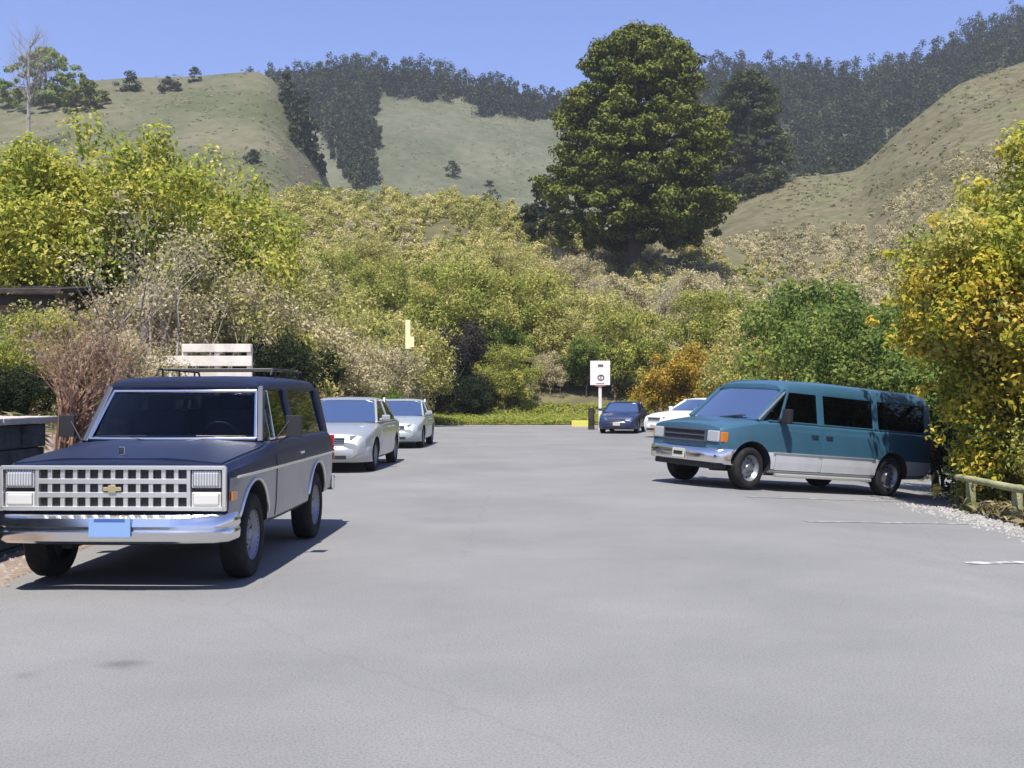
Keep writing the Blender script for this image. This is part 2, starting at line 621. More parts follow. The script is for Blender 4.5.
def branchy(mb, base, direction, length, radius, depth, rg, spread=0.5, kids=3, n=5, up=0.15, tips=None):
    """recursive tapering branches; records the tips"""
    d = Vector(direction).normalized()
    pts = [Vector(base)]
    rad = [radius]
    steps = 4
    for k in range(steps):
        d = (d + Vector((rg.uniform(-1, 1), rg.uniform(-1, 1), rg.uniform(-0.6, 1) + up)) * 0.16).normalized()
        pts.append(pts[-1] + d * length / steps)
        rad.append(radius * (1 - 0.55 * (k + 1) / steps))
    mb.tube(pts, rad, n)
    if depth <= 0:
        if tips is not None:
            tips.append(tuple(pts[-1]))
        return
    for k in range(kids):
        i = rg.randint(2, steps)
        t = rg.uniform(0, 2 * math.pi)
        o = Vector((math.cos(t), math.sin(t), 0))
        nd = (d + o * rg.uniform(0.6, 1.3) * spread * 1.6 + Vector((0, 0, up))).normalized()
        branchy(mb, pts[i], nd, length * rg.uniform(0.55, 0.8), rad[i] * 0.65, depth - 1, rg, spread, kids, max(3, n - 1), up, tips)

M['bark'] = noise_mat('bark', [(0.35, (.05, .042, .036)), (0.65, (.11, .095, .08))], 6, 6, 0.95, bump=0.7, bump_scale=30)
M['pale_bark'] = noise_mat('pale_bark', [(0.35, (.20, .175, .15)), (0.65, (.36, .33, .29))], 5, 6, 0.9, bump=0.5, bump_scale=25)
M['tan_twig'] = noise_mat('tan_twig', [(0.35, (.17, .13, .09)), (0.65, (.29, .24, .17))], 3, 5, 0.95)
M['red_twig'] = noise_mat('red_twig', [(0.35, (.20, .115, .075)), (0.65, (.36, .23, .16))], 4, 5, 0.9)
M['lf_yellow'] = leaf_mat('yellow_green_leaf', [(0.0, (0.136, 0.218, 0.037)), (0.4, (0.314, 0.344, 0.059)), (0.75, (0.477, 0.460, 0.080)), (1.0, (0.676, 0.612, 0.158))])
M['lf_olive'] = leaf_mat('olive_leaf', [(0.0, (0.204, 0.234, 0.062)), (0.45, (0.411, 0.398, 0.118)), (0.8, (0.575, 0.507, 0.194)), (1.0, (0.739, 0.642, 0.340))])
M['lf_lime'] = leaf_mat('lime_leaf', [(0.0, (0.146, 0.200, 0.040)), (0.45, (0.319, 0.346, 0.076)), (1.0, (0.561, 0.502, 0.151))])
M['lf_tan'] = leaf_mat('tan_leaf', [(0.0, (0.222, 0.196, 0.108)), (0.45, (0.458, 0.405, 0.229)), (1.0, (0.720, 0.635, 0.410))])
M['lf_green'] = leaf_mat('green_leaf', [(0.0, (0.067, 0.117, 0.033)), (0.5, (0.158, 0.224, 0.049)), (1.0, (0.313, 0.351, 0.090))])
M['lf_dark'] = leaf_mat('dark_leaf', [(0.0, (.016, .026, .014)), (0.5, (.032, .047, .022)), (1.0, (.06, .075, .034))])
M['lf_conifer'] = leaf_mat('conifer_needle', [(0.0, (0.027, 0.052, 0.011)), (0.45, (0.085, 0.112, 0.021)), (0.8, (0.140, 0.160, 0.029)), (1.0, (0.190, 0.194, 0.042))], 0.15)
M['lf_conifer_dark'] = leaf_mat('dark_conifer_needle', [(0.0, (0.016, 0.028, 0.011)), (0.5, (0.046, 0.062, 0.023)), (1.0, (0.098, 0.113, 0.041))], 0.12)
M['lf_forest'] = leaf_mat('forest_needle', [(0.0, (.018, .028, .014)), (0.5, (.038, .052, .023)), (1.0, (.078, .09, .04))], 0.1)
M['lf_gold'] = leaf_mat('golden_leaf', [(0.0, (0.163, 0.200, 0.031)), (0.3, (0.375, 0.375, 0.043)), (0.7, (0.575, 0.488, 0.058)), (1.0, (0.700, 0.525, 0.096))], 0.5)
M['lf_orange'] = leaf_mat('orange_leaf', [(0.0, (0.131, 0.114, 0.020)), (0.4, (0.336, 0.237, 0.031)), (0.8, (0.498, 0.320, 0.050)), (1.0, (0.585, 0.426, 0.098))], 0.35)
M['lf_shade'] = leaf_mat('shade_brown_leaf', [(0.0, (.022, .02, .02)), (0.5, (.05, .042, .042)), (1.0, (.09, .08, .065))])  # near-black leaf colour paints the shade in the hollow under the big bush

PLANT = {}
def tree_proto(key, name, leaf, bark, seed, height, rx, ry, rz, n, cr, per, size, trunk_r=0.18, low=-0.75, stems=1, up=0.3, lobes=6, inner=0.45):
    """a tree or shrub: root Empty > trunk (with limbs), crown"""
    t = thing(name, 'plant', 'tree')
    cz = height - rz
    cl = crown_clumps(seed, rx, ry, rz, cz, n, cr, lobes, low, inner)
    leaves('crown', cl, per, size, leaf, t, seed, up=up)
    mb = MB()
    rg = random.Random(seed)
    for s in range(stems):
        bx, by = (0, 0) if stems == 1 else (rg.uniform(-.35, .35) * rx, rg.uniform(-.35, .35) * ry)
        fork = Vector((bx * 1.3 + rg.uniform(-.2, .2), by * 1.3 + rg.uniform(-.2, .2), max(0.25 * height, cz - rz * 0.75)))
        mb.tube([(bx, by, -0.5), (bx, by, 0.1), (bx * .9 + fork.x * .1, by * .9 + fork.y * .1, fork.z * .5), fork], [trunk_r * 1.35, trunk_r * 1.15, trunk_r * .9, trunk_r * .75], 8)
        for k in range(7 if stems == 1 else 4):
            q = cl[rg.randrange(len(cl))]
            e = Vector(q[:3])
            mid = fork.lerp(e, 0.5) + Vector((rg.uniform(-.1, .1) * rx, rg.uniform(-.1, .1) * ry, 0.08 * rz))
            mb.tube([fork, mid, e], [trunk_r * .6, trunk_r * .35, trunk_r * .1], 5)
    mb.build('trunk', bark, t, smooth=60)
    PLANT[key] = [t, False]
    return t

def twig_proto(key, name, seed, height, stems, twig_m, leaf, per, size, spread=0.5, base_r=0.3, sr=0.05, depth=2, kids=3, clump=0.35, bend=0.25):
    """an open twiggy shrub: branches carry sparse leaves"""
    t = thing(name, 'plant', 'shrub')
    rg = random.Random(seed)
    mb = MB()
    tips = []
    for s in range(stems):
        a = 2 * math.pi * (s + rg.random() * .6) / stems
        b = Vector((math.cos(a), math.sin(a), 0)) * base_r * rg.uniform(0.3, 1)
        d = Vector((math.cos(a) * bend, math.sin(a) * bend, 1))
        branchy(mb, b - Vector((0, 0, .2)), d, height * rg.uniform(.45, .6), sr * rg.uniform(.7, 1.2), depth, rg, spread, kids, 5, 0.12, tips)
    mb.build('stems', twig_m, t)
    if leaf:
        cl = [(p[0], p[1], p[2] - clump * 0.3, clump * rg.uniform(.7, 1.3), rg.uniform(.25, .75)) for p in tips]
        leaves('crown', cl, per, size, leaf, t, seed)
    PLANT[key] = [t, False]
    return t

def plant(key, px, y, scale=1.0, label=None, cat=None, name=None, group=None, rot=None, x=None, sink=0.0):
    """put a plant of that kind on the terrain (the first one moves the original, later ones are copies)"""
    root, used = PLANT[key]
    xx = px_x(px, y) if x is None else x
    loc = (xx, y, surf_z(xx, y) - 0.05 - sink)
    rz = random.uniform(0, 6.28) if rot is None else rot
    if not used:
        o = root
        o.location = loc
        o.rotation_euler = (0, 0, rz)
        o.scale = (scale,) * 3 if not hasattr(scale, '__len__') else scale
        PLANT[key][1] = True
    else:
        o = clone(root, loc, rz, scale, name=name)
    if name:
        o.name = name
    o['label'] = label
    o['category'] = cat or 'tree'
    if group:
        o['group'] = group
    elif 'group' in o:
        del o['group']
    return o

# ------------------------------------------------------------------ vehicles
M['tyre'] = noise_mat('tyre', [(0.4, (.014, .014, .015)), (0.7, (.028, .027, .027))], 8, 4, 0.85)
M['rim'] = mat('steel_rim', (.24, .245, .27), 0.45, 0.6)
M['chrome'] = mat('chrome', (.78, .78, .77), 0.14, 1.0)
M['bright'] = mat('brushed_bright', (.76, .76, .71), 0.34, 0.75)
M['black'] = mat('black_plastic', (.015, .015, .017), 0.5)
M['well'] = mat('wheel_well', (.012, .012, .012), 0.9)
M['interior'] = mat('interior_cloth', (.035, .035, .04), 0.9)
M['tan_seat'] = mat('tan_seat', (.16, .12, .09), 0.9)
M['glass'] = glass_mat('window_glass', (.30, .36, .42), 1.27)
M['dark_glass'] = glass_mat('tinted_glass', (.10, .11, .12), 1.5)
M['lens'] = mat('headlamp_lens', (.72, .74, .74), 0.08, 0.25, 0.8, 0.6)
_p = M['lens'].node_tree
_w = _p.nodes.new('ShaderNodeTexWave')
_w.inputs['Scale'].default_value = 14
_w.bands_direction = 'Y'
_tc = _p.nodes.new('ShaderNodeTexCoord')
_p.links.new(_tc.outputs['Object'], _w.inputs['Vector'])
_b = _p.nodes.new('ShaderNodeBump')
_b.inputs['Strength'].default_value = .5
_b.inputs['Distance'].default_value = .02
_p.links.new(_w.outputs[1], _b.inputs['Height'])
_p.links.new(_b.outputs[0], _p.nodes['Principled BSDF'].inputs['Normal'])
_r = ramp(_p, [(0.1, (.34, .35, .36)), (0.9, (.66, .68, .68))])
_p.links.new(_w.outputs[1], _r.inputs[0])
_p.links.new(_r.outputs[0], _p.nodes['Principled BSDF'].inputs['Base Color'])
M['amber'] = mat('amber_lens', (.5, .16, .02), 0.2, 0.0, 0.6, 0.4)
M['car_lens'] = mat('car_headlamp', (.20, .22, .23), 0.06, 0.3, 0.8, 0.8)
M['red_lens'] = mat('red_lens', (.3, .015, .012), 0.2, 0.0, 0.6, 0.4)
M['mirror'] = mat('mirror_glass', (.75, .78, .8), 0.04, 1.0)
M['plate'] = mat('plate_blue', (.20, .32, .55), 0.5)
M['plate_dark'] = mat('plate_band', (.06, .10, .30), 0.5)
M['plate_pale'] = mat('plate_pale', (.45, .45, .36), 0.5)
M['gold'] = mat('emblem_gold', (.60, .50, .28), 0.3, 0.6)

def paint(name, col, metal=0.0, rough=0.32, dirt=0.25, coat=0.5):
    m = noise_mat(name, [(0.3, tuple(c * (1 - dirt) for c in col)), (0.65, col)], 2.2, 7, rough, spec=0.5, metal=metal)
    p = m.node_tree.nodes['Principled BSDF']
    p.inputs['Coat Weight'].default_value = coat
    p.inputs['Coat Roughness'].default_value = 0.1
    return m

class Body:
    """lofted car body: stations of (x, half width, sill z, top z, crown)"""
    def __init__(self, st, split=None, tuck=0.08, bulge=0.5, shoulder=0.07):
        self.st = sorted(st)
        self.split, self.tuck, self.bulge, self.shoulder = split, tuck, bulge, shoulder

    def at(self, x):
        xs = [s[0] for s in self.st]
        return [float(np.interp(x, xs, [s[k] for s in self.st])) for k in range(1, 5)]

    def section(self, x):
        hw, z0, z1, cr = self.at(x)
        h = z1 - z0
        zm = z0 + h * self.bulge if self.split is None else self.split
        sh = self.shoulder
        return [(0, z0), (hw - self.tuck - .05, z0), (hw - self.tuck * .4, z0 + .06), (hw - .012, z0 + min(.2, h * .3)), (hw, zm), (hw - .01, zm + (z1 - zm) * .55),
                (hw - .025, z1 - .055), (hw - sh, z1 - .008), (hw * .62, z1 + cr * .55), (hw * .3, z1 + cr * .9), (0, z1 + cr)]

    def side_y(self, x, z):
        s = self.section(x)[1:8]
        return float(np.interp(z, [p[1] for p in s], [p[0] for p in s]))

    def build(self, name, mats, parent, wells, cabin, extra_x=(), bevel=0.02):
        xs = sorted(set([s[0] for s in self.st] + list(extra_x)))
        mb = MB()
        sec = []
        for x in xs:
            h = self.section(x)
            full = [(x, -y, z) for y, z in h[:0:-1]] + [(x, y, z) for y, z in h[:-1]] + [(x, 0, h[-1][1])]
            # ring order: from top centre down the right side, along the floor, up the left
            ring = [(x, -y, z) for y, z in reversed(h)] + [(x, y, z) for y, z in h[1:-1]]
            sec.append(ring)
        n = len(sec[0])
        vs = [p for r in sec for p in r]
        b = len(mb.v)
        mb.v += vs
        for i in range(len(sec) - 1):
            for k in range(n):
                k2 = (k + 1) % n
                f = [i * n + k, i * n + k2, (i + 1) * n + k2, (i + 1) * n + k]
                zc = sum(vs[q][2] for q in f) / 4
                xc = sum(vs[q][0] for q in f) / 4
                ztop = self.at(xc)[2]
                mi = 0
                if self.split is not None and zc < self.split - 0.001:
                    mi = 1
                if cabin[0] < xc < cabin[1] and zc > ztop - .03:
                    mi = 2
                mb.f.append(f)
                mb.m.append(mi)
        for e in (0, len(sec) - 1):
            mb.f.append([e * n + k for k in range(n)])
            mb.m.append(0)
        o = mb.build(name, mats, parent, smooth=None, bevel=bevel)
        # wheel openings
        cut = MB()
        for (wx, wz, wr, y0, y1) in wells:
            for sgn in (-1, 1):
                pts = [(wx, sgn * y0, wz), (wx, sgn * y1, wz)]
                cut.tube(pts, wr, 28)
        c = cut.build('cutter', M['well'])
        bo = o.modifiers.new('b', 'BOOLEAN')
        bo.operation = 'DIFFERENCE'
        bo.solver = 'EXACT'
        bo.object = c
        bo.material_mode = 'TRANSFER'
        dg = bpy.context.evaluated_depsgraph_get()
        me = bpy.data.meshes.new_from_object(o.evaluated_get(dg))
        o.modifiers.clear()
        o.data = me
        bpy.data.objects.remove(c)
        me.polygons.foreach_set('use_smooth', [True] * len(me.polygons))
        me.set_sharp_from_angle(angle=R(32))
        return o

    def panel(self, name, x0, x1, z0, z1, mats, parent, off=0.007, slant0=0.0, slant1=0.0, sides=(-1, 1), n=7):
        """a door skin standing a little proud of the body side, on each side"""
        out = []
        for sgn in sides:
            mb = MB()
            zs = list(np.linspace(z0, z1, n))
            if self.split and z0 < self.split < z1:
                zs = sorted(set(zs + [self.split]))
            P, Q = [], []
            for z in zs:
                f = (z - z0) / (z1 - z0)
                a, b = x0 + slant0 * f, x1 + slant1 * f
                P.append([(x, sgn * (self.side_y(x, z) + off), z) for x in np.linspace(a, b, 6)])
                Q.append([(x, sgn * (self.side_y(x, z) - .01), z) for x in np.linspace(a, b, 6)])
            for i in range(len(zs) - 1):
                mi = 1 if (self.split and (zs[i] + zs[i + 1]) / 2 < self.split) else 0
                mb.grid([P[i], P[i + 1]], mi)
            mb.grid([P[0], Q[0]], 1 if self.split else 0)
            mb.grid([P[-1], Q[-1]])
            mb.grid([[r[0] for r in P], [r[0] for r in Q]])
            mb.grid([[r[-1] for r in P], [r[-1] for r in Q]])
            out.append(mb.build(name, mats, parent, smooth=30))
        return out

def wheel(parent, x, y, r, w, rim_m=None, hub=0.6, steer=0.0, spokes=0):
    """wheel rim disc with its tyre as a sub-part"""
    s = 1 if y > 0 else -1
    rim_m = rim_m or M['rim']
    m = MB()
    rr = r * hub
    m.lathe([(0.001, s * w * .34), (rr * .22, s * w * .34), (rr * .27, s * w * .26), (rr * .55, s * w * .24), (rr * .8, s * w * .14), (rr * .88, s * w * .30), (rr * .99, s * w * .42), (rr, s * w * .46),
             (rr * .97, 0), (rr * .97, -s * w * .45)], (0, 0, 0), 28)
    m.lathe([(rr * .968, -s * w * .45), (rr * .9, -s * w * .2), (0.001, -s * w * .2)], (0, 0, 0), 28, mi=1)  # rim back coloured black, standing for the shade under the body
    for k in range(5):
        a = 2 * math.pi * k / 5
        m.tube([(math.cos(a) * rr * .4, s * w * .2, math.sin(a) * rr * .4), (math.cos(a) * rr * .4, s * w * .285, math.sin(a) * rr * .4)], rr * .05, 6, mi=1)
    for k in range(10):
        a = 2 * math.pi * (k + .5) / 10
        m.tube([(math.cos(a) * rr * .7, s * w * .05, math.sin(a) * rr * .7), (math.cos(a) * rr * .7, s * w * .2, math.sin(a) * rr * .7)], rr * .085, 6, mi=1)
    o = m.build('wheel', [rim_m, M['black']], parent, smooth=30)
    o.location = (x, y, r)
    o.rotation_euler = (0, 0, steer)
    t = MB()
    t.lathe([(rr * .97, s * w * .40), (rr * 1.06, s * w * .49), (r * .86, s * w * .53), (r * .95, s * w * .47), (r * .995, s * w * .36), (r, s * w * .2), (r, -s * w * .2), (r * .995, -s * w * .36), (r * .95, -s * w * .47), (rr, -s * w * .49)], (0, 0, 0), 32)
    ty = t.build('tyre', M['tyre'], o, smooth=40)
    return o

def curved_glass(name, bl, br, tl, tr, bulge, material, parent, n=10):
    """pane between four corners, bulged along +x or -x"""
    mb = MB()
    bl, br, tl, tr = map(Vector, (bl, br, tl, tr))
    P = []
    for i in range(6):
        f = i / 5
        a, b = bl.lerp(tl, f), br.lerp(tr, f)
        P.append([a.lerp(b, j / n) + Vector((bulge * (1 - (2 * j / n - 1) ** 2), 0, 0)) for j in range(n + 1)])
    mb.grid(P)
    return mb.build(name, material, parent, smooth=60, recalc=False)

def roof_shell(name, st, material, parent, bevel=0.02):
    """st: (x, half width bottom, z bottom, half width top, z shoulder, z crown)"""
    mb = MB()
    sec = []
    for x, hb, zb, ht, zs, zc in sorted(st):
        h = [(0, zb + .015), (hb - .06, zb + .01), (hb, zb), ((hb * .45 + ht * .55) + .012, zb + (zs - zb) * .55), (ht, zs), (ht * .86, zs + (zc - zs) * .55), (ht * .5, zs + (zc - zs) * .88), (0, zc)]
        sec.append([(x, -y, z) for y, z in reversed(h)] + [(x, y, z) for y, z in h[1:-1]])
    n = len(sec[0])
    mb.v = [p for r in sec for p in r]
    for i in range(len(sec) - 1):
        for k in range(n):
            k2 = (k + 1) % n
            mb.f.append([i * n + k, i * n + k2, (i + 1) * n + k2, (i + 1) * n + k])
            mb.m.append(0)
    for e in (0, len(sec) - 1):
        mb.f.append([e * n + k for k in range(n)])
        mb.m.append(0)
    return mb.build(name, material, parent, smooth=38, bevel=bevel)

def seat(parent, x, y, z, w=0.46, m=None):
    s = MB()
    s.box((x, y, z + .12), (.14, w, .52))
    s.box((x - .03, y, z + .45), (.10, w * .5, .16))
    return s.build('seat', m or M['interior'], parent, bevel=.035, smooth=40)

def steering(parent, x, y, z):
    s = MB()
    pts = [(x + .10 * math.sin(a), y + .18 * math.cos(a), z + .17 * math.sin(a)) for a in np.linspace(0, 2 * math.pi, 19)]
    s.tube(pts, .014, 6)
    return s.build('steering_wheel', M['black'], parent)

def handle(parent, x, y, z, ln=.16, m=None):
    h = MB()
    s = 1 if y > 0 else -1
    h.box((x, y + s * .022, z), (ln, .018, .028))
    h.box((x - ln * .4, y + s * .007, z), (.025, .03, .024))
    h.box((x + ln * .4, y + s * .007, z), (.025, .03, .024))
    return h.build('handle', m or M['chrome'], parent, bevel=.006)

# ---- old two-tone truck-like wagon, nose towards the camera
def build_suv():
    navy = paint('navy_paint', (.011, .017, .046), 0.0, 0.42, 0.3, 0.0)
    navy.node_tree.nodes['Principled BSDF'].inputs['Specular IOR Level'].default_value = .3
    silv = paint('silver_paint', (.29, .295, .31), 0.55, 0.42, 0.25)
    t = thing('parked_suv', 'old boxy dark blue over silver wagon with a wide chrome grille', 'car')
    B = Body([(-2.28, .96, .50, 1.16, .0), (-2.1, .985, .44, 1.18, .0), (-1.2, .99, .40, 1.185, .0), (0, .99, .39, 1.185, .0), (.72, .99, .39, 1.175, .01), (.95, .99, .40, 1.13, .035), (1.5, .985, .48, 1.095, .045), (2.05, .97, .50, 1.055, .04), (2.16, .955, .53, 1.035, .03)],
             split=.93, tuck=.07, shoulder=.06)
    B.build('body', [navy, silv, M['interior'], M['well']], t, [(1.42, .40, .46, .55, 1.3), (-1.27, .40, .45, .55, 1.3)], (-2.2, .70), extra_x=(-1.75, -.6, .4, 1.2, 1.8), bevel=.012)
    for sgn in (-1, 1):
        for wx in (1.42, -1.27):
            wheel(t, wx, sgn * .855, .375, .215)
            # lip of the wheel arch
        for wx in (1.42, -1.27):
            a = MB()
            pts = []
            for q in np.linspace(R(-8), R(188), 25):
                px_, pz_ = wx + .475 * math.cos(q), .40 + .475 * math.sin(q)
                if pz_ > .47:
                    pts.append((px_, sgn * (B.side_y(px_, pz_) + .004), pz_))
            a.tube(pts, .016, 6)
            a.build('arch_trim', M['bright'], t, smooth=60)
    for d in B.panel('door', -.50, .68, .47, 1.15, [navy, silv], t):
        sgn = 1 if d.data.vertices[0].co.y > 0 else -1
        handle(d, -.33, sgn * (B.side_y(-.33, 1.02) + .006), 1.02)
    # moulding along the crease
    for sgn in (-1, 1):
        for (a, b) in ((2.0, .70), (.66, -.48), (-.52, -2.2)):
            s = MB()
            s.tube([(x, sgn * (B.side_y(x, .93) + .010), .93) for x in np.linspace(a, b, 9)], .012, 6)
            s.build('side_trim', M['bright'], t, smooth=60)
    # hood with two shallow creases
    h = MB()
    P = []
    for x in np.linspace(.80, 2.10, 9):
        hw, z0, z1, cr = B.at(x)
        row = []
        for f in np.linspace(-1, 1, 33):
            y = f * (hw - .09)
            sec = B.section(x)[6:]
            zz = float(np.interp(abs(y), [p[0] for p in sec[::-1]], [p[1] for p in sec[::-1]]))
            zz += .012 + .010 * math.exp(-((abs(f) - .48) / .16) ** 2)
            row.append((x, y, zz))
        P.append(row)
    h.grid(P)
    for row_i in (0, -1):
        h.grid([P[row_i], [(p[0], p[1], p[2] - .03) for p in P[row_i]]])
    for c_i in (0, -1):
        h.grid([[r[c_i] for r in P], [(r[c_i][0], r[c_i][1], r[c_i][2] - .03) for r in P]])
    h.build('hood', navy, t, smooth=35)
    o = MB()
    o.box((2.02, 0, 1.115), (.012, .035, .012))
    o.box((2.02, 0, 1.150), (.012, .05, .065))
    o.build('hood_ornament', M['chrome'], t, bevel=.004)
    # grille: bright surround, dark backing, three rows of openings
    gr = MB()
    gr.box((2.165, 0, .845), (.03, 1.82, .37), mi=1)
    zt, zb = 1.02, .685
    for z in (zt, zb):
        gr.box((2.205, 0, z), (.05, 1.86, .032))
    for y in (-.925, .925):
        gr.box((2.205, y, .845), (.05, .03, .36))
    for y in (-.63, .63):
        gr.box((2.20, y, .845), (.045, .03, .34))
    for k in range(1, 3):
        gr.box((2.205, 0, zb + (zt - zb) * k / 3), (.034, 1.24, .042))
    for k in range(1, 12):
        gr.box((2.20, -.63 + 1.26 * k / 12, .845), (.03, .036, .34))
    gro = gr.build('grille', [M['bright'], M['black']], t, bevel=.004)
    e = MB()
    e.box((2.228, 0, .845), (.012, .15, .034))
    e.box((2.232, 0, .845), (.012, .062, .062))
    e.build('emblem', M['gold'], gro, bevel=.004)
    for sgn in (-1, 1):
        hl = MB()
        hl.box((2.19, sgn * .775, .925), (.045, .245, .145), mi=1)
        hl.box((2.212, sgn * .775, .925), (.03, .21, .115))
        hl.build('headlight', [M['lens'], M['chrome']], t, bevel=.012)
        pl = MB()
        pl.box((2.19, sgn * .775, .76), (.045, .245, .12), mi=1)
        pl.box((2.212, sgn * .775, .76), (.03, .21, .09))
        pl.build('parking_lamp', [mat('pale_lens', (.62, .60, .56), .15, .1, .6, .5), M['chrome']], t, bevel=.012)
        sm = MB()
        sm.box((2.06, sgn * (.968), .78), (.16, .012, .075))
        sm.build('side_marker', M['amber'], t, bevel=.004)
    # bumper, wrapped at the ends
    bp = MB()
    for sec_z, dx in ((0, 0),):
        ys = [-.99, -.97, -.86, -.5, 0, .5, .86, .97, .99]
        xs = [1.98, 2.20, 2.30, 2.345, 2.355, 2.345, 2.30, 2.20, 1.98]
        prof = [(-.045, .405), (0.0, .43), (.012, .50), (-.012, .525), (.012, .55), (0.0, .615), (-.045, .64)]
        P = [[(x + (p[0] if abs(y) < .98 else 0), y * (1 + (p[0] * .6 if abs(y) > .9 else 0)), p[1]) for p in prof] for x, y in zip(xs, ys)]
        bp.grid(P)
        Q = [[(x - .05, y * .965, z) for (x, y, z) in (r[0], r[-1])] for r in P]
        bp.grid([[r[0] for r in P], [q[0] for q in Q]])
        bp.grid([[r[-1] for r in P], [q[1] for q in Q]])
    bo = bp.build('front_bumper', M['chrome'], t, smooth=50)
    for sgn in (-1, 1):
        gd = MB()
        gd.box((2.385, sgn * .42, .52), (.05, .06, .26))
    pt = MB()
    pt.box((2.378, .04, .545), (.012, .34, .155))
    plate = pt.build('license_plate', M['plate'], t, bevel=.004)
    pb = MB()
    pb.box((2.3855, .04, .607), (.004, .25, .022))
    pb.build('plate_band', M['plate_dark'], plate)
    rb = MB()
    rb.box((-2.36, 0, .54), (.10, 1.94, .18))
    rb.build('rear_bumper', M['chrome'], t, bevel=.03)
    for sgn in (-1, 1):
        tl = MB()
        tl.box((-2.285, sgn * .93, .98), (.05, .09, .30))
        tl.build('tail_light', M['red_lens'], t, bevel=.01)
    # cabin
    zb_, zt_ = 1.185, 1.66
    hb, ht = .875, .745
    A0, A1 = (.74, .18)[0], .34
    roof_shell('roof', [(A1 + .05, ht + .015, zt_ + .005, ht - .04, 1.735, 1.765), (A1 - .1, ht + .03, zt_, ht - .02, 1.765, 1.805), (-1, ht + .03, zt_, ht - .02, 1.785, 1.83), (-2.05, ht + .03, zt_, ht - .02, 1.77, 1.815), (-2.17, ht + .02, zt_, ht - .04, 1.75, 1.785)], navy, t)
    pil = MB()
    for sgn in (-1, 1):
        pil.bar((A0, sgn * (hb - .03), zb_ - .03), (A1, sgn * (ht + .0), zt_ + .03), .085, .06)
        pil.bar((-.50, sgn * hb, zb_ - .03), (-.50, sgn * (ht + .02), zt_ + .03), .13, .05)
        pil.bar((-2.15, sgn * hb, zb_ - .03), (-2.1, sgn * (ht + .02), zt_ + .03), .17, .06)
        pil.bar((.55, sgn * hb, zb_ - .012), (-2.2, sgn * hb, zb_ - .012), .03, .05)
    pil.build('window_frame', navy, t, bevel=.01)
    w = curved_glass('windshield', (A0 - .01, hb - .06, zb_ - .01), (A0 - .01, -hb + .06, zb_ - .01), (A1 + .02, ht - .02, zt_ + .01), (A1 + .02, -ht + .02, zt_ + .01), .07, M['glass'], t)
    tr = MB()
    c = [Vector((A0 + .015, -hb + .075, zb_ + .015)), Vector((A0 + .015, hb - .075, zb_ + .015)), Vector((A1 + .045, ht - .035, zt_ - .005)), Vector((A1 + .045, -ht + .035, zt_ - .005))]
    def bow(a, b):
        return [a.lerp(b, k / 8) + Vector((.07 * (1 - (2 * k / 8 - 1) ** 2), 0, 0)) for k in range(9)]
    tr.tube(bow(c[0], c[1]), .016, 6)
    tr.tube([c[1], c[2]], .016, 6)
    tr.tube(bow(c[2], c[3]), .016, 6)
    tr.tube([c[3], c[0]], .016, 6)
    tr.build('windshield_trim', M['chrome'], w, smooth=60)
    for sgn in (-1, 1):
        wp = MB()
        b0 = Vector((A0 + .11, sgn * .12, zb_ - .012))
        wp.tube([b0, b0 + Vector((-.06, sgn * .40, .055))], .009, 5)
        wp.tube([b0 + Vector((-.055, sgn * .12, .055)), b0 + Vector((-.115, sgn * .58, .05))], .007, 5)
        wp.build('wiper', M['black'], t)
        g1 = MB()
        g1.add([(A0 - .10, sgn * (hb - .01), zb_), (-.45, sgn * (hb - .01), zb_), (-.45, sgn * (ht + .015), zt_), (A1 - .03, sgn * (ht + .015), zt_)], [(0, 1, 2, 3)])
        g1.build('side_window', M['dark_glass'], t, recalc=False)
        g2 = MB()
        g2.add([(-.56, sgn * (hb - .01), zb_), (-2.08, sgn * (hb - .01), zb_), (-2.05, sgn * (ht + .015), zt_), (-.56, sgn * (ht + .015), zt_)], [(0, 1, 2, 3)])
        g2.build('side_window', M['dark_glass'], t, recalc=False)
        f = MB()
        f.bar((-.47, sgn * (hb + .030), zb_ + .012), (A0 - .10, sgn * (hb + .030), zb_ + .012), .022, .02)
        f.bar((.36, sgn * (hb + .008), zb_), (.30, sgn * (ht + .04), zt_), .022, .02)
        f.build('window_trim', M['chrome'], t, bevel=.004)
        mr = MB()
        mr.box((.52, sgn * 1.115, 1.315), (.06, .15, .21))
        mr.tube([(.50, sgn * .96, 1.16), (.52, sgn * 1.10, 1.24)], .012, 6)
        mr.tube([(.60, sgn * .955, 1.19), (.53, sgn * 1.10, 1.40)], .009, 6)
        mo = mr.build('mirror', M['black'], t, bevel=.015)
    bg = MB()
    bg.add([(-2.17, .80, zb_), (-2.17, -.80, zb_), (-2.12, -.74, zt_), (-2.12, .74, zt_)], [(0, 1, 2, 3)])
    bg.build('rear_window', M['dark_glass'], t, recalc=False)
    seat(t, .0, .38, zb_ - .1, .55)
    seat(t, .0, -.38, zb_ - .1, .55)
    seat(t, -1.1, 0, zb_ - .1, 1.2)
    steering(t, .42, .38, zb_ + .0)
    ds = MB()
    ds.box((.62, 0, zb_ + .0), (.2, 1.66, .08))
    ds.build('dashboard', M['interior'], t, bevel=.03)
    im = MB()
    im.box((.40, 0, 1.60), (.02, .22, .06))
    im.tube([(.40, 0, 1.63), (.38, 0, 1.68)], .008, 5)
    im.build('rearview_mirror', M['black'], t, bevel=.01)
    # roof rack
    rk = MB()
    for sgn in (-1, 1):
        rk.tube([(-.55, sgn * .62, 1.83), (-.62, sgn * .62, 1.90), (-2.0, sgn * .62, 1.89), (-2.07, sgn * .62, 1.81)], .013, 6)
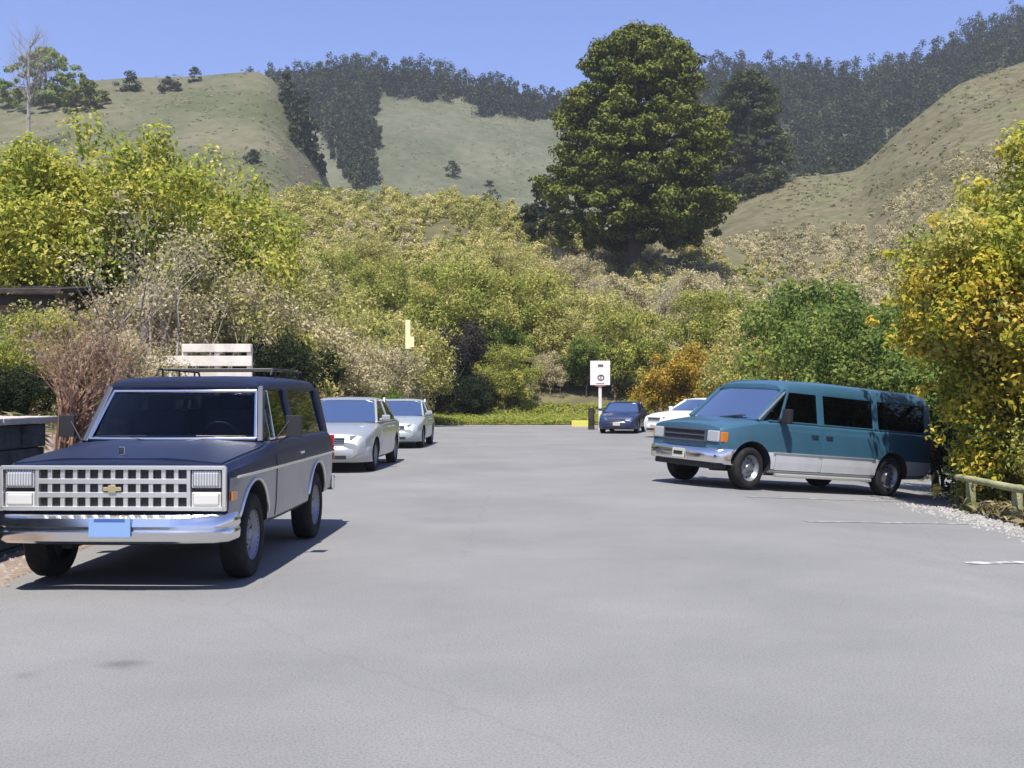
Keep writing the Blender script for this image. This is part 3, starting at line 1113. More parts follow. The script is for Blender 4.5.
    for x in (-.75, -1.3, -1.85):
        rk.tube([(x, -.62, 1.90), (x, .62, 1.90)], .011, 6)
        for sgn in (-1, 1):
            rk.tube([(x, sgn * .62, 1.80), (x, sgn * .62, 1.90)], .011, 6)
    rk.build('roof_rack', M['black'], t)
    # chassis, exhaust and axle seen under the bumper
    ch = MB()
    for sgn in (-1, 1):
        ch.box((-.05, sgn * .45, .40), (4.2, .09, .14))
    ch.box((1.42, 0, .36), (.12, 1.3, .12))
    ch.box((-1.27, 0, .38), (.14, 1.3, .14))
    ch.box((1.9, 0, .44), (.3, 1.3, .16))
    ch.box((.6, 0, .50), (2.2, 1.25, .14))
    ch.build('chassis', M['well'], t, bevel=.01)
    return t

suv = build_suv()
suv_dir = 1.6
suv.scale = (.98,) * 3
suv.location = (-3.16, 11.05, 0.014)
suv.rotation_euler = (0, 0, R(-90 - suv_dir))

# ---- teal passenger van
def build_van():
    teal = paint('teal_paint', (.034, .098, .150), 0.05, 0.34, 0.12)
    silv = paint('van_silver', (.55, .55, .56), 0.1, 0.45, 0.15)
    t = thing('passenger_van', 'teal passenger van with silver lower sides parked under the golden tree', 'van')
    B = Body([(-2.68, .97, .42, 1.21, .0), (-2.5, 1.0, .33, 1.215, .0), (-1.5, 1.0, .29, 1.215, .0), (0, 1.0, .29, 1.215, .0), (1.4, 1.0, .29, 1.21, .0), (1.75, .99, .32, 1.20, .02), (2.0, .985, .37, 1.155, .05), (2.45, .955, .40, 1.07, .06), (2.62, .925, .44, 1.02, .05)],
             split=.66, tuck=.08, shoulder=.07)
    B.build('body', [teal, silv, M['interior'], M['well']], t, [(1.95, .38, .45, .5, 1.3), (-1.55, .38, .44, .5, 1.3)], (-2.6, 1.6), extra_x=(-2.1, -.8, .7, 1.1, 2.25), bevel=.015)
    for sgn in (-1, 1):
        for wx in (1.95, -1.55):
            wheel(t, wx, sgn * .83, .365, .23, hub=.62, steer=R(8) if wx > 0 else 0)
    for d in B.panel('front_door', .38, 1.42, .36, 1.18, [teal, silv], t):
        sgn = 1 if d.data.vertices[0].co.y > 0 else -1
        handle(d, .52, sgn * (B.side_y(.52, 1.0) + .006), 1.0, m=M['black'])
    for d in B.panel('side_door', -.98, .30, .36, 1.18, [teal, silv], t, sides=(-1, 1)):
        sgn = 1 if d.data.vertices[0].co.y > 0 else -1
        handle(d, .16, sgn * (B.side_y(.16, 1.0) + .006), 1.0, m=M['black'])
    for sgn in (-1, 1):
        s = MB()
        s.tube([(x, sgn * (B.side_y(x, .66) + .012), .66) for x in np.linspace(1.48, -1.08, 9)], .010, 6)
        s.build('side_trim', M['bright'], t, smooth=60)
        rb = MB()
        rb.tube([(1.4, sgn * .97, .27), (-1.0, sgn * .97, .27)], .032, 8)
        rb.build('running_board', M['bright'], t, smooth=60)
    # front: dark grille, headlamps, bumper
    gr = MB()
    gr.box((2.625, 0, .86), (.05, 1.10, .20), mi=1)
    gr.box((2.655, 0, .86), (.03, 1.08, .022))
    for z in (.955, .765):
        gr.box((2.65, 0, z), (.05, 1.16, .028))
    for y in (-.56, .56):
        gr.box((2.65, y, .86), (.05, .03, .20))
    gro = gr.build('grille', [mat('grille_grey', (.10, .11, .15), .35, .5), M['black']], t, bevel=.005)
    for sgn in (-1, 1):
        hl = MB()
        hl.box((2.615, sgn * .735, .865), (.07, .29, .19))
        hl.build('headlight', M['lens'], t, bevel=.02)
        mk = MB()
        mk.box((2.55, sgn * .915, .86), (.14, .05, .17))
        mk.build('indicator_lamp', M['amber'], t, bevel=.012)
        tl = MB()
        tl.box((-2.665, sgn * .93, .9), (.06, .10, .36))
        tl.build('tail_light', M['red_lens'], t, bevel=.012)
    bp = MB()
    ys = [-.985, -.97, -.85, -.45, 0, .45, .85, .97, .985]
    xs = [2.42, 2.60, 2.70, 2.74, 2.75, 2.74, 2.70, 2.60, 2.42]
    prof = [(-.05, .40), (0, .42), (.012, .50), (.012, .56), (0, .63), (-.05, .66)]
    P = [[(x + p[0], y, p[1]) for p in prof] for x, y in zip(xs, ys)]
    bp.grid(P)
    bp.grid([[r[0] for r in P], [(r[0][0] - .08, r[0][1] * .96, r[0][2]) for r in P]])
    bp.grid([[r[-1] for r in P], [(r[-1][0] - .08, r[-1][1] * .96, r[-1][2]) for r in P]])
    bp.build('front_bumper', M['chrome'], t, smooth=50)
    va = MB()
    va.box((2.5, 0, .36), (.22, 1.7, .10))
    va.build('air_dam', M['black'], t, bevel=.02)
    pl = MB()
    pl.box((2.772, 0, .53), (.012, .32, .16))
    po = pl.build('license_plate', M['plate_pale'], t, bevel=.004)
    pd = MB()
    pd.box((2.7805, 0, .53), (.004, .24, .06))
    pd.build('plate_band', M['black'], po)
    rbm = MB()
    rbm.box((-2.72, 0, .52), (.10, 1.92, .18))
    rbm.build('rear_bumper', M['chrome'], t, bevel=.03)
    # cabin
    zb_, zt_ = 1.215, 1.73
    hb, ht = .945, .83
    A0, A1 = 1.80, 1.17
    roof_shell('roof', [(A1 + .06, ht, zt_ + .01, ht - .10, 1.83, 1.87), (A1 - .15, ht + .015, zt_, ht - .06, 1.90, 1.955), (0, ht + .02, zt_, ht - .04, 1.935, 2.0), (-2.4, ht + .02, zt_, ht - .04, 1.93, 1.99), (-2.58, ht + .01, zt_, ht - .06, 1.89, 1.94)], teal, t)
    pil = MB()
    for sgn in (-1, 1):
        pil.bar((A0, sgn * (hb - .04), zb_ - .03), (A1, sgn * ht, zt_ + .03), .09, .06)
        for x, w in ((.34, .15), (-1.08, .13), (-2.53, .14)):
            pil.bar((x, sgn * (hb - .005), zb_ - .03), (x, sgn * (ht + .005), zt_ + .03), w, .05)
        pil.bar((1.6, sgn * (hb - .012), zb_ - .01), (-2.6, sgn * (hb - .012), zb_ - .01), .03, .05)
        # window frame of the front door: leading post
        pil.bar((1.34, sgn * hb, zb_ - .02), (1.10, sgn * (ht + .01), zt_ + .02), .045, .04)
    pil.build('window_frame', teal, t, bevel=.01)
    wsh = curved_glass('windshield', (A0 - .01, hb - .06, zb_ - .01), (A0 - .01, -hb + .06, zb_ - .01), (A1 + .02, ht - .02, zt_ + .03), (A1 + .02, -ht + .02, zt_ + .03), .11, M['glass'], t)
    for sgn in (-1, 1):
        at = MB()
        at.bar((A0 + .02, sgn * (hb - .005), zb_), (A1 + .02, sgn * (ht + .035), zt_), .03, .012)
        at.build('pillar_trim', M['bright'], t)
        for a, b, c_, d_ in ((1.62, .41, .41, A1 - .02), (.27, -1.02, -1.02, .27), (-1.14, -2.46, -2.46, -1.14)):
            g1 = MB()
            g1.add([(a, sgn * (hb - .01), zb_), (b, sgn * (hb - .01), zb_), (c_, sgn * (ht + .012), zt_), (d_, sgn * (ht + .012), zt_)], [(0, 1, 2, 3)])
            g1.build('side_window', M['dark_glass'], t, recalc=False)
        mr = MB()
        mr.box((1.34, sgn * 1.13, 1.30), (.10, .18, .26))
        mr.bar((1.36, sgn * .93, 1.22), (1.34, sgn * 1.08, 1.24), .07, .05, side=(1, 0, 0))
        mo = mr.build('mirror', M['black'] if sgn < 0 else M['black'], t, bevel=.02)
        mg = MB()
        mg.box((1.287, sgn * 1.13, 1.30), (.006, .14, .21))
        mg.build('mirror_glass', M['mirror'], mo)
        wp = MB()
        b0 = Vector((A0 + .12, sgn * .05 + .1, zb_ + .0))
        wp.tube([b0, b0 + Vector((-.10, .45, .06))], .009, 5)
        wp.build('wiper', M['black'], t)
    bg = MB()
    bg.add([(-2.60, .82, zb_), (-2.60, -.82, zb_), (-2.56, -.76, zt_), (-2.56, .76, zt_)], [(0, 1, 2, 3)])
    bg.build('rear_window', M['dark_glass'], t, recalc=False)
    for y in (-.45, .45):
        seat(t, .55, y, zb_ - .08, .5, M['tan_seat'])
        seat(t, -.5, y, zb_ - .12, .7, M['tan_seat'])
        seat(t, -1.5, y, zb_ - .12, .7, M['tan_seat'])
    steering(t, 1.05, .45, zb_ + .02)
    ds = MB()
    ds.box((1.5, 0, zb_ + .0), (.4, 1.7, .08))
    ds.build('dashboard', M['interior'], t, bevel=.03)
    ch = MB()
    for sgn in (-1, 1):
        ch.box((0, sgn * .45, .33), (4.8, .09, .12))
    ch.box((1.95, 0, .33), (.12, 1.4, .12))
    ch.box((-1.55, 0, .33), (.14, 1.4, .14))
    ch.box((-.3, .2, .30), (1.0, .4, .14))
    ch.build('chassis', M['well'], t, bevel=.01)
    mf = MB()
    mf.tube([(.2, -.6, .26), (-.7, -.6, .26)], .085, 10)
    mf.tube([(-.7, -.6, .26), (-2.3, -.7, .28)], .03, 8)
    mf.build('exhaust', M['bright'], t, smooth=50)
    return t

van = build_van()
# front axle near (3.62, 19.8), axis towards the rear = ax
vr = Vector((.862, .507, 0)).normalized()
f_mid = Vector((3.58, 19.72, 0))
r_mid = f_mid + vr * 3.5
zf, zr = float(lot(f_mid.x, f_mid.y)), float(lot(r_mid.x, r_mid.y))
Xl = Vector((f_mid.x - r_mid.x, f_mid.y - r_mid.y, zf - zr)).normalized()
Yl0 = Vector((-Xl.y, Xl.x, 0)).normalized()
pl_, pr_ = f_mid + Yl0 * .83, f_mid - Yl0 * .83
Yl = Vector((Yl0.x, Yl0.y, (float(lot(pl_.x, pl_.y)) - float(lot(pr_.x, pr_.y))) / 1.66))
Zl = Xl.cross(Yl).normalized()
Yl = Zl.cross(Xl)
Mrot = Matrix((Xl, Yl, Zl)).transposed()
van.rotation_euler = Mrot.to_euler()
van.location = Vector((f_mid.x, f_mid.y, zf + .014)) - Xl * 1.95

# ---- sedans and a wagon
def build_car(name, label, cat, paint_m, L=4.5, hw=.86, H=1.43, hood=.93, nose=.70, suv=False, group=None, interior=None, plate_m=None, trim=None):
    t = thing(name, label, cat, group=group)
    f, b = L / 2, -L / 2
    dz = .12 if suv else 0.0
    z0 = .24 + dz * .8
    nose, hood = nose + dz, hood + dz
    belt = hood + .02
    deck = hood + .03 if not suv else belt + .02
    B = Body([(b, hw - .14, z0 + .13, deck - .12, .0), (b + .10, hw - .06, z0 + .05, deck - .03, .005), (b + .5, hw - .01, z0, deck, .01), (b + 1.1, hw, z0 - .02, belt, .0), (0, hw, z0 - .03, belt, .0), (f - 1.35, hw, z0 - .02, hood, .01), (f - .9, hw - .005, z0 - .01, hood - .055, .04),
              (f - .45, hw - .04, z0, nose + .09, .05), (f - .14, hw - .11, z0 + .02, nose, .04), (f, hw - .24, z0 + .06, nose - .14, .02)], tuck=.09, bulge=.58, shoulder=.09)
    wr = .32 if not suv else .37
    wx0, wx1 = f - .88, b + .95
    A0, A1 = f - 1.30, f - 2.02
    D1, D0 = (b + 1.35, b + .68) if not suv else (b + .35, b + .10)
    B.build('body', [paint_m, paint_m, M['interior'], M['well']], t, [(wx0, wr, wr + .06, .48, 1.2), (wx1, wr, wr + .06, .48, 1.2)], (D0, A0 - .03), extra_x=(b + .8, -.6, .3, f - .7), bevel=.02)
    for sgn in (-1, 1):
        wheel(t, wx0, sgn * (hw - .13), wr, .20, hub=.66)
        wheel(t, wx1, sgn * (hw - .13), wr, .20, hub=.66)
    mid = (A0 + D0) / 2 - .05
    for d in B.panel('front_door', mid + .01, A0 - .10, z0 + .08, belt - .03, [paint_m], t, off=.006, slant0=0, slant1=-.08):
        sgn = 1 if d.data.vertices[0].co.y > 0 else -1
        handle(d, mid + .16, sgn * (B.side_y(mid + .16, belt - .13) + .006), belt - .13, .15, paint_m)
    for d in B.panel('rear_door', wx1 + .36, mid - .01, z0 + .08, belt - .03, [paint_m], t, off=.006, slant0=-.02, slant1=0):
        sgn = 1 if d.data.vertices[0].co.y > 0 else -1
        handle(d, wx1 + .56, sgn * (B.side_y(wx1 + .56, belt - .13) + .006), belt - .13, .15, paint_m)
    zb_, zt_ = belt, H - .085
    hb, ht = hw - .06, hw - .24 if not suv else hw - .16
    roof_shell('roof', [(A1 + .06, ht - .01, zt_, ht - .08, zt_ + .03, zt_ + .045), (A1 - .15, ht + .02, zt_ - .01, ht - .06, H - .035, H - .01), ((A1 + D1) / 2, ht + .02, zt_ - .01, ht - .06, H - .025, H), (D1 + .1, ht + .02, zt_ - .01, ht - .06, H - .04, H - .015), (D1 - .04, ht, zt_, ht - .08, zt_ + .025, zt_ + .04)], paint_m, t, bevel=.012)
    pil = MB()
    for sgn in (-1, 1):
        pil.bar((A0, sgn * (hb - .03), zb_ - .03), (A1, sgn * ht, zt_ + .02), .07, .05)
        pil.bar((mid, sgn * hb, zb_ - .03), (mid - .05, sgn * ht, zt_ + .02), .09, .04)
        pil.bar((D0 + .03, sgn * (hb - .06), zb_ - .05), (D1, sgn * ht, zt_ + .02), .14, .05)
        pil.bar((A0 - .1, sgn * (hb - .005), zb_ - .008), (D0 + .1, sgn * (hb - .005), zb_ - .008), .02, .05)
    pil.build('window_frame', paint_m, t, bevel=.008)
    curved_glass('windshield', (A0 - .01, hb - .06, zb_ - .01), (A0 - .01, -hb + .06, zb_ - .01), (A1 + .01, ht - .02, zt_ + .01), (A1 + .01, -ht + .02, zt_ + .01), .13, M['glass'], t)
    curved_glass('rear_window', (D0 + .02, hb - .10, zb_ - .02), (D0 + .02, -hb + .10, zb_ - .02), (D1, ht - .02, zt_ + .01), (D1, -ht + .02, zt_ + .01), -.06, M['dark_glass'], t)
    for sgn in (-1, 1):
        for p in ([(A0 - .10, zb_), (mid + .04, zb_), (mid - .01, zt_), (A1 - .02, zt_)], [(mid - .04, zb_), (D0 + .12, zb_), (D1 + .07, zt_), (mid - .09, zt_)]):
            g1 = MB()
            g1.add([(x, sgn * (hb - .012 if z == zb_ else ht + .004), z) for x, z in p], [(0, 1, 2, 3)])
            g1.build('side_window', M['dark_glass'], t, recalc=False)
        mr = MB()
        mr.box((A0 - .18, sgn * (hw + .08), zb_ + .08), (.09, .17, .11))
        mr.bar((A0 - .16, sgn * (hw - .06), zb_ + .03), (A0 - .17, sgn * (hw + .03), zb_ + .06), .05, .04, side=(1, 0, 0))
        mr.build('mirror', paint_m, t, bevel=.03)
        hl = MB()
        hz = nose - .085
        P = []
        for u in np.linspace(0, 1, 7):
            x = f - .02 - .36 * u ** 1.6
            y_in = (hw - .42) + u * .34
            row = []
            for q in np.linspace(0, 1, 4):
                z = hz - .075 + .15 * q + .03 * u
                row.append((x + .012 - .05 * q, sgn * min(y_in, B.side_y(min(x, f - .01), z) + .05), z))
            P.append(row)
        hl.grid(P)
        hl.grid([[(x - .05, y * .97, z) for x, y, z in r] for r in P])
        hl.build('headlight', M['car_lens'], t, smooth=60)
        tl = MB()
        tl.box((b + .03, sgn * (hw - .26), deck - .22), (.08, .28, .15))
        tl.build('tail_light', M['red_lens'], t, bevel=.02)
    gr = MB()
    gr.box((f - .01, 0, nose - .09), (.05, .72, .10), mi=1)
    for k in range(3):
        gr.box((f + .018, 0, nose - .125 + .035 * k), (.012, .70, .010))
    gr.build('grille', [M['chrome'], M['black']], t, bevel=.004)
    bp = MB()
    bm_y = [-(hw - .03), -(hw - .10), -(hw - .25), -.3, 0, .3, hw - .25, hw - .10, hw - .03]
    bm_x = [f - .42, f - .18, f - .03, f + .035, f + .045, f + .035, f - .03, f - .18, f - .42]
    prof = [(-.08, z0 - .03), (-.01, z0 + .02), (.01, z0 + .12), (.015, z0 + .22), (-.03, z0 + .28)]
    P = [[(x + p[0], y, p[1]) for p in prof] for x, y in zip(bm_x, bm_y)]
    bp.grid(P)
    bp.build('front_bumper', paint_m, t, smooth=50)
    ink = MB()
    ink.box((f + .048, 0, z0 + .075), (.02, .80, .075))
    ink.build('air_intake', M['black'], t, bevel=.008)
    pl = MB()
    pl.box((f + .066, 0, z0 + .185), (.01, .31, .14))
    pl.build('license_plate', plate_m or M['plate_pale'], t, bevel=.004)
    seat(t, .12, .36, zb_ - .18, .46)
    seat(t, .12, -.36, zb_ - .18, .46)
    seat(t, -.85, 0, zb_ - .22, 1.1)
    steering(t, A0 - .50, .36, zb_ - .03)
    ds = MB()
    ds.box((A0 - .22, 0, zb_ - .02), (.3, 1.4, .07))
    ds.build('dashboard', M['interior'], t, bevel=.03)
    ch = MB()
    ch.box((0, 0, .20 + dz), (L - 1.0, 1.2, .06))
    ch.build('chassis', M['well'], t)
    return t

silver = paint('pale_silver', (.43, .445, .445), 0.5, 0.30, 0.08)
silver2 = paint('grey_silver', (.40, .44, .44), 0.35, 0.32, 0.1)
white = paint('white_paint', (.78, .79, .78), 0.0, 0.30, 0.06)
blue = paint('blue_paint', (.018, .03, .085), 0.1, 0.3, 0.2)

def place(o, x, y, heading):
    """heading: direction the nose points, degrees from +x"""
    o.location = (x, y, float(lot(x, y)) + .014)
    o.rotation_euler = (0, 0, R(heading))

c1 = build_car('sedan', 'pale silver sedan parked just behind the dark blue wagon', 'car', silver, 4.5, .87, 1.50, .97, .74, plate_m=M['plate_dark'])
place(c1, -3.66, 24.6, -92.5)
c1.scale = (1.03,) * 3
c2 = build_car('sedan', 'grey silver car parked at the far end of the row, behind the pale sedan', 'car', silver2, 4.3, .86, 1.47, .95, .72)
place(c2, -3.46, 34.6, -92)
c3 = build_car('sedan', 'small dark blue car parked below the white signpost', 'car', blue, 4.4, .87, 1.38, .92, .70)
place(c3, 4.78, 47.0, -104)
c3.scale = (.95,) * 3
c4 = build_car('white_car', 'white car seen behind the hood of the teal van', 'car', white, 4.7, .90, 1.48, 1.0, .80)
place(c4, 7.35, 42.0, -152)

# ------------------------------------------------------------------ wall, house, fences, signs
M['stone'] = noise_mat('dark_stone', [(0.35, (.035, .045, .05)), (0.65, (.085, .10, .105))], 3.5, 7, 0.9, bump=0.7, bump_scale=9)
M['cap'] = noise_mat('pale_cap', [(0.35, (.38, .35, .31)), (0.65, (.52, .48, .44))], 4, 6, 0.9, bump=0.3)
t = thing('retaining_wall', 'low dark retaining wall with a pale flat cap beside the blue wagon', 'wall', (-5.2, 3, 0))
w = MB()
cours = 6
for k in range(cours):
    z = -.2 + k * .25
    n = 8
    for j in range(n + 1):
        y0_ = max(0, (j - (.5 if k % 2 else 0)) * 8.9 / n)
        y1_ = min(8.9, (j + 1 - (.5 if k % 2 else 0)) * 8.9 / n)
        if y1_ - y0_ > .1:
            d_ = random.uniform(-.012, .012)
            w.box((-.0 + d_, (y0_ + y1_) / 2, z + .122), (.30, y1_ - y0_ - .014, .238))
w.box((-.02, 4.45, .52), (.22, 8.86, 1.40))
for k in range(cours):
    z = -.2 + k * .25
    w.box((-2.0, 8.86 + random.uniform(-.01, .01), z + .122), (3.6, .28, .238))
w.build('cladding', M['stone'], t, bevel=.012)
c = MB()
for j in range(7):
    c.box((0, .62 + j * 1.31, 1.335), (.40, 1.295, .07))
c.box((-2.2, 8.87, 1.335), (3.98, .38, .07))
c.build('coping', M['cap'], t, bevel=.012)

# open porch of a house among the trees
M['timber'] = noise_mat('dark_timber', [(0.35, (.028, .022, .02)), (0.65, (.06, .05, .045))], 3, 5, 0.85)
M['house_wall'] = noise_mat('house_wall', [(0.35, (.33, .30, .34)), (0.65, (.42, .39, .42))], 2, 5, 0.9)
hx, hy = px_x(12, 25), 25.0
hz = surf_z(hx, hy)
t = thing('house', 'small pale house with a dark timber porch half hidden under the yellow trees', 'house', (hx, hy, hz + .15))
b = MB()
b.box((-2.3, 3.2, 1.0), (5.4, 3.2, 3.6))
b.build('wall', M['house_wall'], t, bevel=.01)
b = MB()
b.add([(-5.3, -.5, 2.52), (1.3, -.5, 2.52), (1.3, 5.2, 3.2), (-5.3, 5.2, 3.2), (-5.3, -.5, 2.42), (1.3, -.5, 2.42), (1.3, 5.2, 3.1), (-5.3, 5.2, 3.1)], [(0, 1, 2, 3), (7, 6, 5, 4), (0, 4, 5, 1), (1, 5, 6, 2), (2, 6, 7, 3), (3, 7, 4, 0)])
b.build('roof', M['timber'], t)
b = MB()
b.box((-2.1, -.25, 2.30), (6.3, .16, .22))
b.build('beam', M['timber'], t, bevel=.01)
for x in (-4.6, -2.2, -.4, .95):
    b = MB()
    b.box((x, -.25, .7), (.17, .17, 3.0))
    b.build('post', M['timber'], t, bevel=.01)
b = MB()
b.box((.1, 1.585, 1.55), (1.1, .03, .9))
wo = b.build('window', M['dark_glass'], t)
b = MB()
for x, z, sx, sz in ((.1, 2.04, 1.26, .08), (.1, 1.06, 1.26, .08), (-.49, 1.55, .08, .9), (.69, 1.55, .08, .9), (.1, 1.55, .04, .9)):
    b.box((x, 1.56, z), (sx, .06, sz))
b.build('frame', M['timber'], wo)

# pale board fence behind the wagon
M['board'] = noise_mat('pale_board', [(0.3, (.50, .45, .38)), (0.65, (.70, .65, .58))], 3, 6, 0.85)
fy = 21.5
fx0, fx1 = px_x(148, fy), px_x(252, fy)
t = thing('board_fence', 'weathered cream board fence seen above the roof of the blue wagon', 'fence', (fx0, fy, surf_z((fx0 + fx1) / 2, fy)))
zz0 = t.location.z
def zpy(py, y):
    return 1.6 + (395 - py) * y / 1100.0
for cx_, ln_, py_, hh_ in ((.66, .66, 348, .16), (.5, 1.0, 361, .20), (.5, 1.0, 374, .20)):
    b = MB()
    b.box(((fx1 - fx0) * cx_, 0, zpy(py_, fy) - zz0), ((fx1 - fx0) * ln_, .05, hh_))
    b.build('rail', M['board'], t, bevel=.008)
for k in range(4):
    xk = (fx1 - fx0) * (.03 + .94 * k / 3)
    hh = zpy(344 if k > 0 else 357, fy) - zz0
    b = MB()
    b.box((xk, .07, hh / 2 - .1), (.10, .09, hh + .2))
    b.build('post', M['board'], t, bevel=.008)

# low log rail on the right
M['log'] = noise_mat('log', [(0.3, (.20, .20, .10)), (0.65, (.34, .34, .19))], 3, 6, 0.9, bump=.4)
t = thing('log_rail', 'low weathered log rail on short posts below the golden tree', 'fence', (7.62, 16.6, 0))
b = MB()
zr0 = float(lot(7.62, 16.6))
b.tube([(0.05, -4.2, zr0 + .56), (.02, -2, zr0 + .58), (-.02, 0, zr0 + .56), (-.03, 2.2, zr0 + .58)], [.060, .056, .06, .054], 10)
b.build('rail', M['log'], t, smooth=60)
for yk in (-3.6, -1.7, .2, 1.9):
    b = MB()
    b.tube([(.09, yk, zr0 - .3), (.09, yk, zr0 + .60)], [.085, .08], 10)
    b.build('post', M['log'], t, smooth=60)

# white sign at the end of the lot
M['sign_white'] = mat('sign_white', (.72, .68, .66), 0.5)
M['sign_mark'] = mat('sign_mark', (.12, .09, .10), 0.5)
M['sign_red'] = mat('sign_red', (.32, .10, .09), 0.5)
M['galv'] = mat('galvanised', (.45, .43, .43), 0.5, 0.3)
M['post_white'] = noise_mat('painted_post', [(0.3, (.55, .50, .47)), (0.7, (.70, .66, .62))], 3, 4, .7)
sy = 50.0
sx = px_x(600, sy)
sz = surf_z(sx, sy)
t = thing('signpost', 'white rectangular sign with dark marks on a pale post at the end of the lot', 'sign', (sx, sy, sz))
b = MB()
b.box((0, 0, 1.35), (.14, .12, 3.3))
b.build('post', M['post_white'], t, bevel=.008)
b = MB()
b.box((0, -.09, 2.60), (.90, .03, 1.10))
pn = b.build('panel', M['sign_white'], t, bevel=.01)
b = MB()
b.box((.02, -.108, 2.93), (.24, .006, .12))
pts = [(.03 + .13 * math.cos(a), -.109, 2.40 + .11 * math.sin(a)) for a in np.linspace(0, 2 * math.pi, 25)]
b.tube(pts, .03, 6)
b.box((.03, -.109, 2.40), (.05, .006, .16))
b.build('symbol', M['sign_mark'], pn)
b = MB()
b.box((.0, -.108, 2.02), (.44, .006, .05))
b.box((.0, -.108, 2.12), (.36, .006, .04))
b.build('lines', M['sign_red'], pn)

# narrow pale-yellow marker sign by the thicket, seen almost edge-on
M['sign_yellow'] = mat('sign_yellow', (.74, .72, .38), 0.5)
yy = 44.0
yx = px_x(408, yy)
yz = surf_z(yx, yy)
t = thing('marker_sign', 'narrow pale yellow marker board on a thin post rising from the thicket', 'sign', (yx, yy, yz), (0, 0, R(0)))
b = MB()
b.tube([(0, 0, -.2), (0, 0, 4.55)], .035, 8)
b.build('post', M['galv'], t, smooth=50)
b = MB()
b.box((0, -.06, 4.02), (.20, .03, 1.15))
b.box((0.15, -.075, 3.72), (.2, .025, .42))
b.build('panel', M['sign_yellow'], t, bevel=.01)

# yellow painted kerb block by the signpost
b = MB()
kx, ky = px_x(581, 55.5), 55.5
b.box((0, 0, .14), (.95, .32, .34))
o = b.build('kerb_block', mat('yellow_kerb', (.55, .50, .10), .8), bevel=.03)
o.location = (kx, ky, surf_z(kx, ky))
tag(o, 'yellow painted kerb block at the foot of the white signpost', 'kerb')
# dark timber bollard group beside the sign
for k, q in enumerate((-0.36, 0.34)):
    b = MB()
    b.tube([(0, 0, -.3), (0, 0, .98), (0, 0, 1.02)], [.15, .14, .10], 10)
    o = b.build('bollard', M['timber'], smooth=40)
    o.location = (sx + q, sy + .5, sz)
    tag(o, ['short dark timber bollard just left of the white signpost', 'short dark timber bollard between the signpost and the blue car'][k], 'bollard')

# ------------------------------------------------------------------ plants
# prototypes
tree_proto('yellow_a', 'tree', M['lf_yellow'], M['bark'], 11, 6.6, 3.2, 2.9, 2.5, 130, .58, 210, .125, .17, lobes=7)
tree_proto('yellow_b', 'tree', M['lf_yellow'], M['bark'], 12, 6.2, 3.0, 2.8, 2.4, 125, .57, 210, .125, .15, lobes=6)
tree_proto('olive_a', 'shrub', M['lf_olive'], M['tan_twig'], 21, 4.6, 2.5, 2.3, 2.3, 125, .46, 150, .12, .05, low=-.97, stems=5)
tree_proto('olive_b', 'shrub', M['lf_olive'], M['tan_twig'], 22, 4.0, 2.9, 2.4, 2.0, 125, .46, 150, .12, .05, low=-.97, stems=5)
tree_proto('lime', 'shrub', M['lf_lime'], M['tan_twig'], 23, 4.8, 2.6, 2.5, 2.4, 130, .47, 160, .125, .06, low=-.97, stems=4)
tree_proto('green', 'shrub', M['lf_green'], M['bark'], 24, 3.6, 2.1, 2.0, 1.8, 115, .39, 150, .11, .05, low=-.97, stems=4)
tree_proto('dark', 'shrub', M['lf_dark'], M['bark'], 25, 3.2, 2.2, 2.0, 1.6, 100, .42, 130, .12, .05, low=-.97, stems=4)
tree_proto('purple', 'shrub', M['lf_shade'], M['bark'], 26, 4.2, 2.2, 2.0, 2.1, 105, .45, 130, .12, .06, low=-.97, stems=4)
tree_proto('tan', 'shrub', M['lf_tan'], M['tan_twig'], 27, 3.4, 2.1, 1.9, 1.7, 105, .41, 140, .10, .04, low=-.97, stems=6)
tree_proto('orange', 'shrub', M['lf_orange'], M['bark'], 28, 3.2, 2.1, 1.8, 1.6, 105, .42, 140, .12, .05, low=-.97, stems=4)
twig_proto('bare', 'bare_tree', 31, 6.5, 3, M['pale_bark'], M['lf_tan'], 8, .12, .5, .2, .09, 3, 3, .5, .18)
twig_proto('willow', 'shrub', 32, 5.0, 7, M['tan_twig'], M['lf_olive'], 34, .15, .45, .5, .05, 2, 3, .55, .3)

YG = 'yellow-green trees along the bank'
plant('yellow_a', 18, 28.5, 1.10, 'yellow-green tree whose crown shades the dark timber porch', group=YG)
plant('yellow_b', 108, 29.0, 1.2, 'yellow-green tree between the porch and the bare pale trunks', group=YG)
plant('yellow_a', 190, 35.0, 1.3, 'yellow-green tree above the cream board fence', group=YG, rot=2.2)
plant('yellow_b', -75, 30, 1.15, 'yellow-green tree cut by the edge of the view', group=YG)
plant('yellow_b', 60, 36.0, 1.18, 'tall yellow-green tree behind the house', group=YG, rot=1.0)
plant('yellow_a', 262, 62.0, 0.9, 'yellow-green tree at the foot of the grassy hill', group=YG, rot=4.0)

BT = 'bare pale-stemmed trees behind the fence'
plant('bare', 135, 24.5, .72, 'small bare tan tree just beside the porch posts', 'tree', group=BT)
plant('bare', 176, 30.0, .74, 'bare tree with a pale upright trunk over the cream fence', 'tree', group=BT)
plant('bare', 228, 33.0, .74, 'bare pale tree rising behind the roof of the blue wagon', 'tree', group=BT)
plant('bare', 292, 40.0, .95, 'bare pale tree in the thicket above the pale silver sedan', 'tree', group=BT)
plant('bare', 203, 26.5, .62, 'bare pale tree at the middle of the cream fence', 'tree', group=BT)
plant('bare', 258, 30.5, .66, 'bare pale tree past the end of the cream fence', 'tree', group=BT)
plant('bare', 160, 23.5, .7, 'small bare tree at the low end of the cream fence', 'tree', group=BT)
plant('bare', 655, 78.0, .9, 'bare pale shrubby tree below the trunk of the great conifer', 'tree', group=BT)

